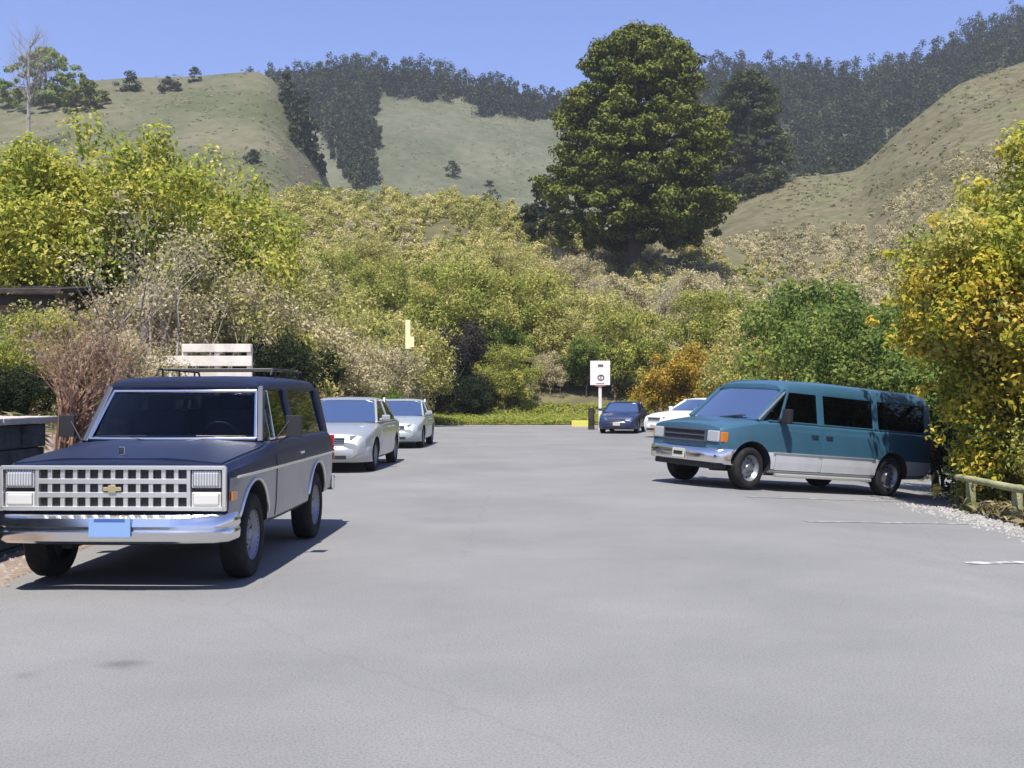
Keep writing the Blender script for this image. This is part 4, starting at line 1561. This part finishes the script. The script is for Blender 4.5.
TH = 'shrubs of the thicket'
for key, px, y, s, lab in [
    ('tan', 128, 20.5, .55, 'dry tan shrub on the bank in front of the house'),
    ('olive_b', 262, 34, .95, 'olive shrub over the back end of the blue wagon'),
    ('willow', 205, 29, .85, 'twiggy willow shrub behind the cream fence'),
    ('willow', 250, 39, 1.0, 'twiggy willow shrub beneath the tree on the hill foot'),
    ('olive_a', 305, 43, 1.05, 'tall olive shrub above the pale silver sedan'),
    ('tan', 330, 39, .9, 'tan shrub directly behind the pale silver sedan'),
    ('dark', 322, 37, .5, 'dark low shrub right behind the roof of the pale sedan'),
    ('dark', 352, 38.5, .55, 'dark low shrub between the two silver cars'),
    ('green', 385, 42, .55, 'low green shrub behind the grey silver car'),
    ('tan', 375, 44, 1.05, 'tan shrub next to the yellow marker board'),
    ('willow', 345, 50, 1.2, 'twiggy willow shrub in the middle of the thicket'),
    ('olive_b', 280, 54, 1.3, 'broad olive shrub high in the thicket above the fence end'),
    ('lime', 352, 60, 1.25, 'lime green shrub at the top of the thicket'),
    ('olive_a', 400, 56, 1.2, 'olive shrub behind the yellow marker board'),
    ('purple', 446, 64, 1.15, 'dark purple-brown shrub standing in for the shade where the lot ends'),  # dark leaves stand for shade below the large bush
    ('purple', 428, 62.5, .75, 'smaller shrub coloured dark for the shade beside the grey silver car'),
    ('dark', 478, 66.5, .85, 'low shrub coloured dark green for the shade edging the grass at the end of the lot'),  # dark leaf colour carries on the painted shade of the hollow
    ('lime', 452, 68, 1.6, 'large lime green bush above the dark shrub at the end of the lot'),
    ('green', 500, 67.5, 1.0, 'green bush between the dark shrub and the dry brown one'),
    ('lime', 520, 70, 1.35, 'lime green bush at the middle of the lot end'),
    ('tan', 552, 66, .75, 'dry brown shrub at the edge of the grass'),
    ('olive_a', 568, 68, 1.15, 'olive shrub rising behind the dry brown shrub'),
    ('green', 588, 66, .95, 'green bush behind the white signpost'),
    ('lime', 625, 66, 1.15, 'lime green bush between the signpost and the orange bush'),
    ('olive_b', 600, 76, 1.3, 'olive shrub on the slope above the white signpost'),
    ('orange', 672, 53, 1.0, 'orange-gold bush behind the white car'),
    ('orange', 702, 56, .95, 'orange bush beyond the hood of the teal van'),
    ('lime', 715, 62, 1.15, 'lime green bush above the orange ones'),
    ('olive_a', 745, 50, 1.0, 'olive shrub over the windshield of the teal van'),
    ('lime', 775, 47, .85, 'yellowish green shrub over the roof of the teal van'),
    ('tan', 690, 80, 1.5, 'broad tan shrub on the slope under the conifer'),
    ('tan', 735, 66, 1.4, 'tan shrub on the slope over the teal van'),
    ('green', 826, 38, 1.55, 'green bush behind the middle of the teal van'),
    ('green', 870, 33, 1.25, 'taller green bush behind the rear of the teal van'),
    ('dark', 800, 32, .65, 'dark green shrub close behind the roof of the teal van'),
    ('dark', 872, 28, .8, 'dark green shrub between the teal van and the golden tree'),
    ('olive_b', 790, 60, 1.3, 'olive shrub on the slope above the green bush'),
    ('tan', 850, 64, 1.3, 'tan shrub on the slope to the side of the golden tree'),
    ('olive_a', 470, 86, 1.2, 'olive shrub on the crest of the thicket'),
    ('olive_b', 415, 82, 1.3, 'wide olive shrub near the foot of the far grassy hill'),
    ('olive_a', 540, 88, 1.2, 'olive shrub on the slope beside the great conifer'),
    ('lime', 340, 84, 1.2, 'lime green shrub under the dark gully trees'),
    ('lime', 508, 63.5, .8, 'lime green shrub at the gap in the hedge where the lot ends'),
    ('dark', 470, 62, .9, 'second shrub coloured dark for the shaded hollow past the grass strip'),  # added to widen the shade put into the leaf colour here
    ('olive_b', 40, 22.8, .62, 'olive shrub growing up in front of the dark porch'),
    ('tan', 152, 27, .95, 'dry tan shrub between the bare trunks and the cream fence'),
    ('tan', 218, 31.5, 1.15, 'tall dry tan shrub directly above the cream fence'),
    ('tan', 282, 37, 1.2, 'dry tan shrub over the rear roof corner of the blue wagon'),
    ('tan', 318, 45, 1.2, 'dry tan shrub high above the pale silver sedan'),
    ('olive_b', 255, 70, 1.3, 'olive shrub below the bright foot of the grassy hill'),
    ('olive_a', 300, 74, 1.3, 'yellowish olive shrub below the gully wood'),
    ('lime', 385, 78, 1.2, 'light green shrub midway up the thicket'),
    ('olive_b', 455, 92, 1.3, 'olive shrub along the top edge of the thicket'),
    ('olive_a', 500, 96, 1.3, 'olive shrub near the top of the thicket beside the great conifer'),
    ('olive_b', 360, 96, 1.3, 'broad olive shrub where the thicket meets the gully'),
    ('tan', 570, 92, 1.5, 'tan shrub under the left boughs of the great conifer'),
    ('tan', 610, 84, 1.4, 'tan shrub in front of the trunk of the great conifer'),
]:
    plant(key, px, y, s, lab, 'shrub', group=TH)

# verge plants on the bank
plant('dark', 12, 18.0, .36, 'dark brown-green shrub on the gravel bank', 'shrub', name='shrub')
plant('lime', 30, 19.5, .45, 'small bright yellow-green shrub on the gravel bank', 'shrub', name='shrub')
plant('tan', 232, 20.4, .36, 'dry tan shrub leaning over the end of the cream fence', 'shrub', name='shrub')
plant('dark', 252, 20.0, .5, 'dark leafy shrub touching the rear roof of the blue wagon', 'shrub', name='shrub')
plant('dark', 272, 31, .85, 'dark shrub between the blue wagon and the pale sedan', 'shrub', name='shrub')

# red-stemmed shrub next to the wagon
t = thing('red_stem_shrub', 'bare shrub of reddish brown upright stems beside the blue wagon', 'shrub', (-5.18, 12.75, surf_z(-5.18, 12.75) - .1))
rg = random.Random(5)
mb = MB()
tips = []
for k in range(17):
    a = rg.uniform(0, 6.28)
    bp_ = Vector((math.cos(a) * .22 * rg.random(), math.sin(a) * .22 * rg.random(), 0))
    top = Vector((bp_.x * 1.8 + rg.uniform(-.12, .35), bp_.y * 1.8, rg.uniform(1.35, 1.75)))
    mid_ = bp_.lerp(top, .5) + Vector((rg.uniform(-.05, .05), rg.uniform(-.05, .05), 0))
    mb.tube([bp_, mid_, top], [.050, .042, .028], 6)
    for j in range(4):
        branchy(mb, top - Vector((0, 0, .1 * j)), Vector((rg.uniform(-.5, 1.0), rg.uniform(-.5, .5), .9)), rg.uniform(.35, .75), .014, 2, rg, .5, 3, 4, .0, tips)
mb.build('stems', M['red_twig'], t)
leaves('crown', [(p[0], p[1], p[2], .16, rg.uniform(.5, 1)) for p in tips[::2]], 5, .05, leaf_mat('pink_bud', [(0, (.17, .125, .085)), (1, (.34, .27, .20))]), t, 9)

# golden tree on the right and the undergrowth beneath it
t = thing('golden_tree', 'large golden yellow and orange leaved tree overhanging the rear of the van', 'tree', (10.6, 19.2, surf_z(10.6, 19.2) - .1))
cl = crown_clumps(41, 3.9, 3.4, 2.45, 3.75, 150, .55, 9, low=-.95, inner=.5)
cl += crown_clumps(43, 2.6, 2.2, 1.7, 4.3, 50, .5, 6)
rg2 = np.random.RandomState(4)
ex = []
ex += [(rg2.uniform(-3.5, -1.0), rg2.uniform(-1.0, 1.0), rg2.uniform(3.05, 4.0), .38, rg2.rand()) for _ in range(110)]
ex += [(rg2.uniform(-3.6, -0.8), rg2.uniform(-1.7, .5), rg2.uniform(3.2, 5.0), .40, rg2.rand()) for _ in range(270)]
cl += [(rg2.uniform(-2.1, 1.5), rg2.uniform(-1.6, .8), rg2.uniform(.5, 2.6), .42, rg2.uniform(.1, .7)) for _ in range(75)]
cl += [(rg2.uniform(-2.6, 1.5), rg2.uniform(-1.6, .8), rg2.uniform(4.6, 6.5), .36, rg2.uniform(.3, .9)) for _ in range(60)]
ex += [(rg2.uniform(-3.0, -2.2), rg2.uniform(-.8, .2), rg2.uniform(.7, 2.7), .36, rg2.uniform(0, .5)) for _ in range(42)]
sprig = []
for _ in range(230):
    q = (cl + ex)[rg2.randint(len(cl) + len(ex))]
    v = np.array([q[0], q[1], q[2] - 3.6])
    v = v / (np.linalg.norm(v) + 1e-6)
    k = rg2.uniform(.25, .75)
    sprig.append((q[0] + v[0] * k, q[1] + v[1] * k, q[2] + v[2] * k, rg2.uniform(.10, .24), rg2.rand()))
allc = cl + ex
warm = [q for k, q in enumerate(cl) if 3.0 < q[2] < 4.0 and k % 5 < 3]
cool = [q for k, q in enumerate(cl) if not (3.0 < q[2] < 4.0 and k % 5 < 3)]
green = [q for k, q in enumerate(ex) if k % 5 < 2]
cool += [q for k, q in enumerate(ex) if k % 5 >= 2]
leaves('upper_foliage', [q for q in cool if q[2] > 4.5], 170, .10, M['lf_yellow'], t, 46)
cool = [q for q in cool if q[2] <= 4.5]
cool = [(a, b_, c_, d_, min(1, e_ * .8 + .28)) for a, b_, c_, d_, e_ in cool]
leaves('crown', cool, 170, .10, M['lf_gold'], t, 41)
leaves('orange_foliage', warm, 150, .10, M['lf_orange'], t, 42)
leaves('green_foliage', green, 130, .10, M['lf_lime'], t, 44)
leaves('outer_foliage', sprig, 26, .10, M['lf_gold'], t, 45)
mb = MB()
rg = random.Random(8)
for s in range(3):
    b0 = Vector((rg.uniform(-.4, .4), rg.uniform(-.4, .4), -.3))
    f0 = b0 + Vector((rg.uniform(-.5, .5), rg.uniform(-.3, .3), 1.7))
    mb.tube([b0, b0.lerp(f0, .5), f0], [.16, .13, .11], 8)
    for k in range(6):
        e = Vector(allc[rg.randrange(len(allc))][:3])
        mb.tube([f0, f0.lerp(e, .5) + Vector((0, 0, .2)), e], [.07, .045, .015], 5)
mb.build('trunk', M['bark'], t, smooth=60)
for px, y, s, key, lab in [(1040, 18.9, .55, 'lime', 'green shrub behind the log rail'), (1110, 17.5, .58, 'lime', 'yellowish shrub above the log rail at the edge of the view'), (985, 21.6, .62, 'dark', 'dark shrub hugging the rear corner of the teal van'), (960, 23.6, .9, 'green', 'green shrub filling the gap behind the tail of the teal van'), (1045, 20.5, .75, 'dark', 'dark shrub deep under the golden tree'), (1130, 19.5, .8, 'green', 'green shrub under the golden tree past the log rail')]:
    plant(key, px, y, s, lab, 'shrub', name='shrub')

# great conifer
def conifer(name, label, px, y, profile, nclump, cr, per, size, material, seed, asym=0.0, cat='tree'):
    """profile: list of (height, radius)"""
    x = px_x(px, y)
    t = thing(name, label, cat, (x, y, surf_z(x, y) - .3))
    rg = np.random.RandomState(seed)
    hs = [p[0] for p in profile]
    rs = [p[1] for p in profile]
    out = []
    H = hs[-1]
    # boughs in uneven tiers
    while len(out) < nclump:
        h = hs[0] + (H - hs[0]) * rg.rand() ** 1.05
        a = rg.rand() * 2 * math.pi
        rmax = np.interp(h, hs, rs) * (0.86 + .30 * vnoise(a * 2.2 + seed, h * .55) )
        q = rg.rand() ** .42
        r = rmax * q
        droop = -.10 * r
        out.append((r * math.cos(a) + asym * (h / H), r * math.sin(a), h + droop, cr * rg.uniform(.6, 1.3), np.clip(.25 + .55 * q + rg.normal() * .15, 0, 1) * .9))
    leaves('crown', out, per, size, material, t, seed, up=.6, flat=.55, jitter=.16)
    mb = MB()
    mb.tube([(0, 0, -2), (0, 0, .1), (.1, 0, H * .45), (asym * .9, 0, H * .93)], [H * .038, H * .032, H * .02, H * .003], 10)
    rgp = random.Random(seed)
    for k in range(36):
        q = out[rgp.randrange(len(out))]
        mb.tube([(asym * q[2] / H * .8, 0, max(.8, q[2] - 1.0)), (q[0] * .5, q[1] * .5, q[2] - .2), q[:3]], [H * .008, H * .005, H * .0015], 5)
    mb.build('trunk', M['bark'], t, smooth=60)
    return t
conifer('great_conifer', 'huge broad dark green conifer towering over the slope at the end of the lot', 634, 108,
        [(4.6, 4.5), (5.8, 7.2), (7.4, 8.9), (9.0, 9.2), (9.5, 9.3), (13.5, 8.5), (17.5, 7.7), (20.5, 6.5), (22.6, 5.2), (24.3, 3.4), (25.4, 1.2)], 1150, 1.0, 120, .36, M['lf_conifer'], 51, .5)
conifer('conifer', 'dark round-topped tree standing behind the great conifer towards the right slope', 748, 186,
        [(-1, 5.5), (3, 6.8), (8, 6.8), (12, 6.0), (16.5, 5.0), (19.2, 3.2), (20.6, .6)], 420, 1.2, 90, .45, M['lf_conifer_dark'], 52)
conifer('conifer', 'small dark conifer tucked against the left flank of the great conifer', 545, 120,
        [(0.3, 2), (2, 3.4), (5, 2.6), (7.4, .3)], 70, .8, 60, .45, M['lf_dark'], 53)

# trees on the left hill's skyline
conifer('hilltop_tree', 'broad green tree on the hilltop at the upper edge of the yellow trees', 44, 246, [(0.3, 7), (3.5, 10), (7.5, 9), (10.5, 5.5), (13, 1)], 150, 1.2, 60, .7, M['lf_green'], 61)
conifer('hilltop_tree', 'lower olive tree on the hilltop beside the broad green one', 84, 240, [(0.1, 4.0), (2.5, 5.0), (5, 3.6), (6.4, .5)], 70, 1.0, 50, .6, M['lf_conifer'], 62)
hb_x = px_x(27, 215)
t = thing('bare_hill_tree', 'tall bare grey tree whose pale trunk stands against the sky on the hill', 'tree', (hb_x, 215, surf_z(hb_x, 215) - .5))
mb = MB()
rg = random.Random(15)
tp = []
mb.tube([(0, 0, -1), (.1, 0, 8), (.0, 0, 15), (.2, 0, 23)], [.42, .36, .28, .08], 8)
for k in range(34):
    h = 9 + 13 * k / 33
    a = rg.uniform(0, 6.28)
    branchy(mb, (0, 0, h), (math.cos(a), math.sin(a), .7), 4.2 * (1.2 - .5 * k / 33), .11, 3, rg, .5, 3, 3, .2, tp)
mb.build('trunk', M['pale_bark'], t)
HS = 'lone dark bushes on the grassy hills'
for px, y, w_, h_, lab in [
    (128, 250, 3.2, 4.6, 'lone dark bush on the skyline of the grassy hill, larger of the pair'),
    (168, 250, 3.0, 3.2, 'lone dark bush on the skyline, lower and rounder'),
    (193, 255, 1.8, 3.6, 'slim dark bush on the skyline near the forested ridge'),
    (153, 190, 2.0, 3.0, 'single dark bush midway up the bare grassy slope'),
    (253, 200, 2.0, 2.8, 'single dark bush near the shoulder of the grassy hill'),
    (490, 330, 3.0, 6.0, 'dark bush high on the far grassy face'),
    (452, 345, 3.0, 5.0, 'dark bush just under the ridge forest on the far face'),
    (484, 270, 2.4, 3.6, 'small dark bush midway up the far grassy face'),
    (398, 240, 3.2, 8.0, 'dark upright tree at the edge of the gully wood'),
    (320, 165, 1.8, 4.0, 'dark bush at the foot of the grassy hill spur'),
    (390, 175, 3.0, 4.5, 'dark round bush at the mouth of the gully'),
]:
    o = conifer('hill_bush', lab, px, y, [(0.1, w_ * .7), (h_ * .35, w_), (h_ * .7, w_ * .7), (h_, .2)], 26, w_ * .33, 45, w_ * .16, M['lf_forest'], 100 + px, cat='bush')
    o['group'] = HS

# ------------------------------------------------------------------ far woods and ground cover (nobody could count them)
def scatter_clumps(name, pts, material, label, cat, per_clump, seed, tall=2.2, size=.14):
    """pts: (x, y, z, width, height, tint) -> leaf clumps stacked into conifer-like crowns"""
    cl = []
    rg = np.random.RandomState(seed)
    for (x, y, z, w_, h_, ti) in pts:
        k = 4 if tall > 1.5 else 3
        for j in range(k):
            f = (j + .4) / k
            cl.append((x + rg.normal() * w_ * .12, y + rg.normal() * w_ * .12, z + h_ * f, w_ * (.62 * (1 - f * .75)), ti + rg.normal() * .08))
    sz = float(np.mean([p[3] for p in pts]))
    o = leaves(name, cl, per_clump, sz * size, material, None, seed, up=.5, jitter=.22, flat=1.2 if tall > 1.5 else .8)
    tag(o, label, cat, kind='stuff')
    return o

rg = np.random.RandomState(77)
pts = []
def add_wood(px0, px1, y0, y1, n, h0, h1, accept):
    k = 0
    tries = 0
    while k < n and tries < n * 30:
        tries += 1
        px = rg.uniform(px0, px1)
        y = math.sqrt(rg.uniform(y0 * y0, y1 * y1))
        x = px_x(px, y)
        z = surf_z(x, y)
        py = 395 - 1100 * (z - 1.6) / y
        if not accept(px, py, y):
            continue
        h = (h0 - 2) + (h1 + 2 - h0) * rg.rand() ** 1.4 * 1.15
        pts.append((x, y, z - .5, h * rg.uniform(.34, .60), h, rg.uniform(.0, 1.0) ** 1.5))
        k += 1
# ridge over the mid hill
add_wood(200, 590, 360, 470, 520, 8, 14, lambda px, py, y: py < 103 + max(0, px - 480) * .24 + 12 * (vnoise(px * .03, 1) - .5))
add_wood(478, 612, 370, 450, 150, 7, 12, lambda px, py, y: py < 117 + 6 * (vnoise(px * .06, 4) - .5))
# gully wood
def gully(px, py, y):
    jit = 14 * (vnoise(px * .05, py * .05) - .5) + 10 * (vnoise(px * .21, py * .21) - .5)
    on_left = float(hill_z('left', px_x(px, y), y)) > surf_z(px_x(px, y), y) - .01
    edge = 285 + max(0, py - 95) * .50
    if on_left:
        return 100 < py < 172 and edge - 13 + jit < px < edge + 16 + jit and y < 255
    if px < 348 and py > 118:
        return px > edge + 14 + jit * .6 and py < 196
    return 60 < py < 190 + jit and px + jit < 382 - max(0, py - 120) * .12
add_wood(280, 410, 150, 420, 300, 5, 11, gully)
# right ridge
add_wood(680, 1160, 190, 470, 3300, 9, 16, lambda px, py, y: float(hill_z('right', px_x(px, y), y)) + 1 < surf_z(px_x(px, y), y) or y > 230)
scatter_clumps('far_forest', pts, M['lf_forest'], 'dark conifer forest covering the far ridges and the gully', 'forest', 46, 5, size=.17)

# scrub over the near and right slopes
def scrub(name, material, label, specs, seed, per):
    rg = np.random.RandomState(seed)
    P = []
    for (px0, px1, y0, y1, n, w0, w1) in specs:
        for _ in range(n):
            px = rg.uniform(px0, px1)
            y = rg.uniform(y0, y1)
            x = px_x(px, y)
            if vnoise(x * .12 + seed, y * .12) < .20:
                continue
            w_ = rg.uniform(w0, w1)
            P.append((x, y, surf_z(x, y) - .2, w_, w_ * rg.uniform(.8, 1.2), rg.uniform(.2, .8)))
    return scatter_clumps(name, P, material, label, 'scrub', per, seed, tall=1.0)
scrub('hillside_scrub', M['lf_tan'], 'tan and grey scrub spread over the slope above the van', [(640, 1100, 56, 150, 1500, .7, 2.2), (500, 740, 76, 125, 420, .9, 2.4), (180, 430, 66, 120, 420, .9, 2.3)], 71, 85)
scrub('green_scrub', M['lf_olive'], 'olive green scrub spread over the thicket slopes', [(170, 410, 64, 80, 500, .9, 2.4), (170, 700, 76, 128, 2000, .9, 2.6), (380, 540, 84, 140, 320, .9, 2.2), (640, 1100, 52, 125, 620, .7, 1.8), (-250, 340, 75, 165, 1000, 1.1, 2.8)], 72, 85)
scrub('brush', M['lf_lime'], 'brighter green brush along the foot of the hills', [(190, 400, 62, 80, 150, .9, 2.2), (190, 640, 76, 105, 480, .9, 2.2), (150, 340, 90, 165, 420, 1.1, 2.6)], 73, 85)

M['lf_hill'] = leaf_mat('hill_grass_tuft', [(0, (0.175, 0.181, 0.088)), (.5, (0.275, 0.256, 0.156)), (1, (0.400, 0.362, 0.237))], .45)
def tufts(name, label, specs, seed):
    rg = np.random.RandomState(seed)
    cl = []
    for (px0, px1, y0, y1, n, w0, w1) in specs:
        for _ in range(n):
            px, y = rg.uniform(px0, px1), rg.uniform(y0, y1)
            x = px_x(px, y)
            if vnoise(x * .05 + 9, y * .05) < .42 and rg.rand() < .7:
                continue
            w_ = w0 + (w1 - w0) * rg.rand() ** 3
            cl.append((x, y, surf_z(x, y) + w_ * .15, w_, np.clip(rg.normal() * .2 + vnoise(x * .03, y * .03), 0, 1)))
    o = leaves(name, cl, 14, .36, M['lf_hill'], None, seed, up=.4, flat=.5, jitter=.15)
    tag(o, label, 'grass', kind='stuff')
tufts('hill_grass', 'tufts of dry grass and low brush on the open hillsides', [(-60, 345, 110, 262, 2200, .3, 1.1), (390, 600, 230, 425, 1500, .4, 1.3), (760, 1250, 90, 192, 2000, .3, 1.0)], 91)

# grass verge at the end of the lot and tufts on the edges
def grass(name, label, specs, material, seed, h):
    rg = np.random.RandomState(seed)
    cl = []
    for (x0, x1, y0, y1, n) in specs:
        for _ in range(n):
            x, y = rg.uniform(x0, x1), rg.uniform(y0, y1)
            cl.append((x, y, surf_z(x, y) + h * .35, h * .8, rg.rand()))
    o = leaves(name, cl, 9, h, material, None, seed, aspect=.2, up=.7, jitter=.2)
    tag(o, label, 'grass', kind='stuff')
M['lf_grass'] = leaf_mat('grass_blade', [(0, (.18, .24, .04)), (.5, (.31, .34, .06)), (1, (.44, .42, .12))], .5)
grass('grass', 'bright yellow-green grass strip where the lot ends', [(-7, 14, 57.7, 64, 5200)], M['lf_grass'], 81, .26)
gp = MB()
P = []
for x in np.linspace(-14, 16, 31):
    P.append([(x, y, float(ground_z(x, y)) + .03) for y in np.linspace(57.6, 66, 10)])
gp.grid(P)
o = struct(gp.build('grass_bank', M['grass_ground'], smooth=60, recalc=False))
if o.data.polygons[0].normal.z < 0:
    o.data.flip_normals()
M['lf_dry'] = leaf_mat('dry_grass', [(0, (.10, .11, .03)), (.5, (.2, .17, .08)), (1, (.34, .28, .17))], .3)
grass('dry_grass', 'dry grass and weeds on the earth bank and under the log rail', [(-14, -5.5, 12.8, 36, 1500), (7.5, 9.2, 9, 19, 520), (10, 18, 26, 56, 700)], M['lf_dry'], 82, .24)
# pale gravel along the right-hand edge
rg = np.random.RandomState(6)
gv = MB()
for _ in range(2600):
    y = rg.uniform(9, 19.2)
    x = 7.30 + rg.normal() * .34
    s = rg.uniform(.012, .04)
    z = max(float(lot(x, y)) + .012, float(ground_z(x, y)))
    a = rg.rand() * 3
    q = [(x + s * math.cos(a + k * 1.57) * rg.uniform(.7, 1.2), y + s * math.sin(a + k * 1.57) * rg.uniform(.7, 1.2), z) for k in range(4)]
    tpv = (x + s * .2, y, z + s * .8)
    gv.add(q + [tpv], [(0, 1, 4), (1, 2, 4), (2, 3, 4), (3, 0, 4)])
for _ in range(700):
    y = rg.uniform(4, 30)
    x = -4.75 + rg.normal() * .2
    s = rg.uniform(.012, .035)
    z = float(ground_z(x, y))
    q = [(x + s * math.cos(k * 1.57) * rg.uniform(.7, 1.2), y + s * math.sin(k * 1.57) * rg.uniform(.7, 1.2), z) for k in range(4)]
    gv.add(q + [(x, y, z + s * .8)], [(0, 1, 4), (1, 2, 4), (2, 3, 4), (3, 0, 4)])
o = gv.build('gravel', noise_mat('gravel', [(0.35, (.19, .18, .165)), (0.65, (.36, .345, .32))], 9, 2, .9))
tag(o, 'pale loose gravel along the edges of the paved lot', 'gravel', kind='stuff')

# unused originals of plant kinds
for k, (root, used) in PLANT.items():
    if not used:
        for ch in list(root.children):
            bpy.data.objects.remove(ch)
        bpy.data.objects.remove(root)

# ------------------------------------------------------------------ the air
hb = MB()
hb.box((0, 0, 145), (5400, 5400, 340))
o = hb.build('haze', mat('air', (1, 1, 1)))
nt = o.data.materials[0].node_tree
nt.nodes.clear()
ou = nt.nodes.new('ShaderNodeOutputMaterial')
pv = nt.nodes.new('ShaderNodeVolumePrincipled')
pv.inputs['Color'].default_value = (.90, .94, 1.0, 1)
pv.inputs['Density'].default_value = 0.00035
pv.inputs['Anisotropy'].default_value = 0.2
nt.links.new(pv.outputs[0], ou.inputs['Volume'])
o['kind'] = 'stuff'
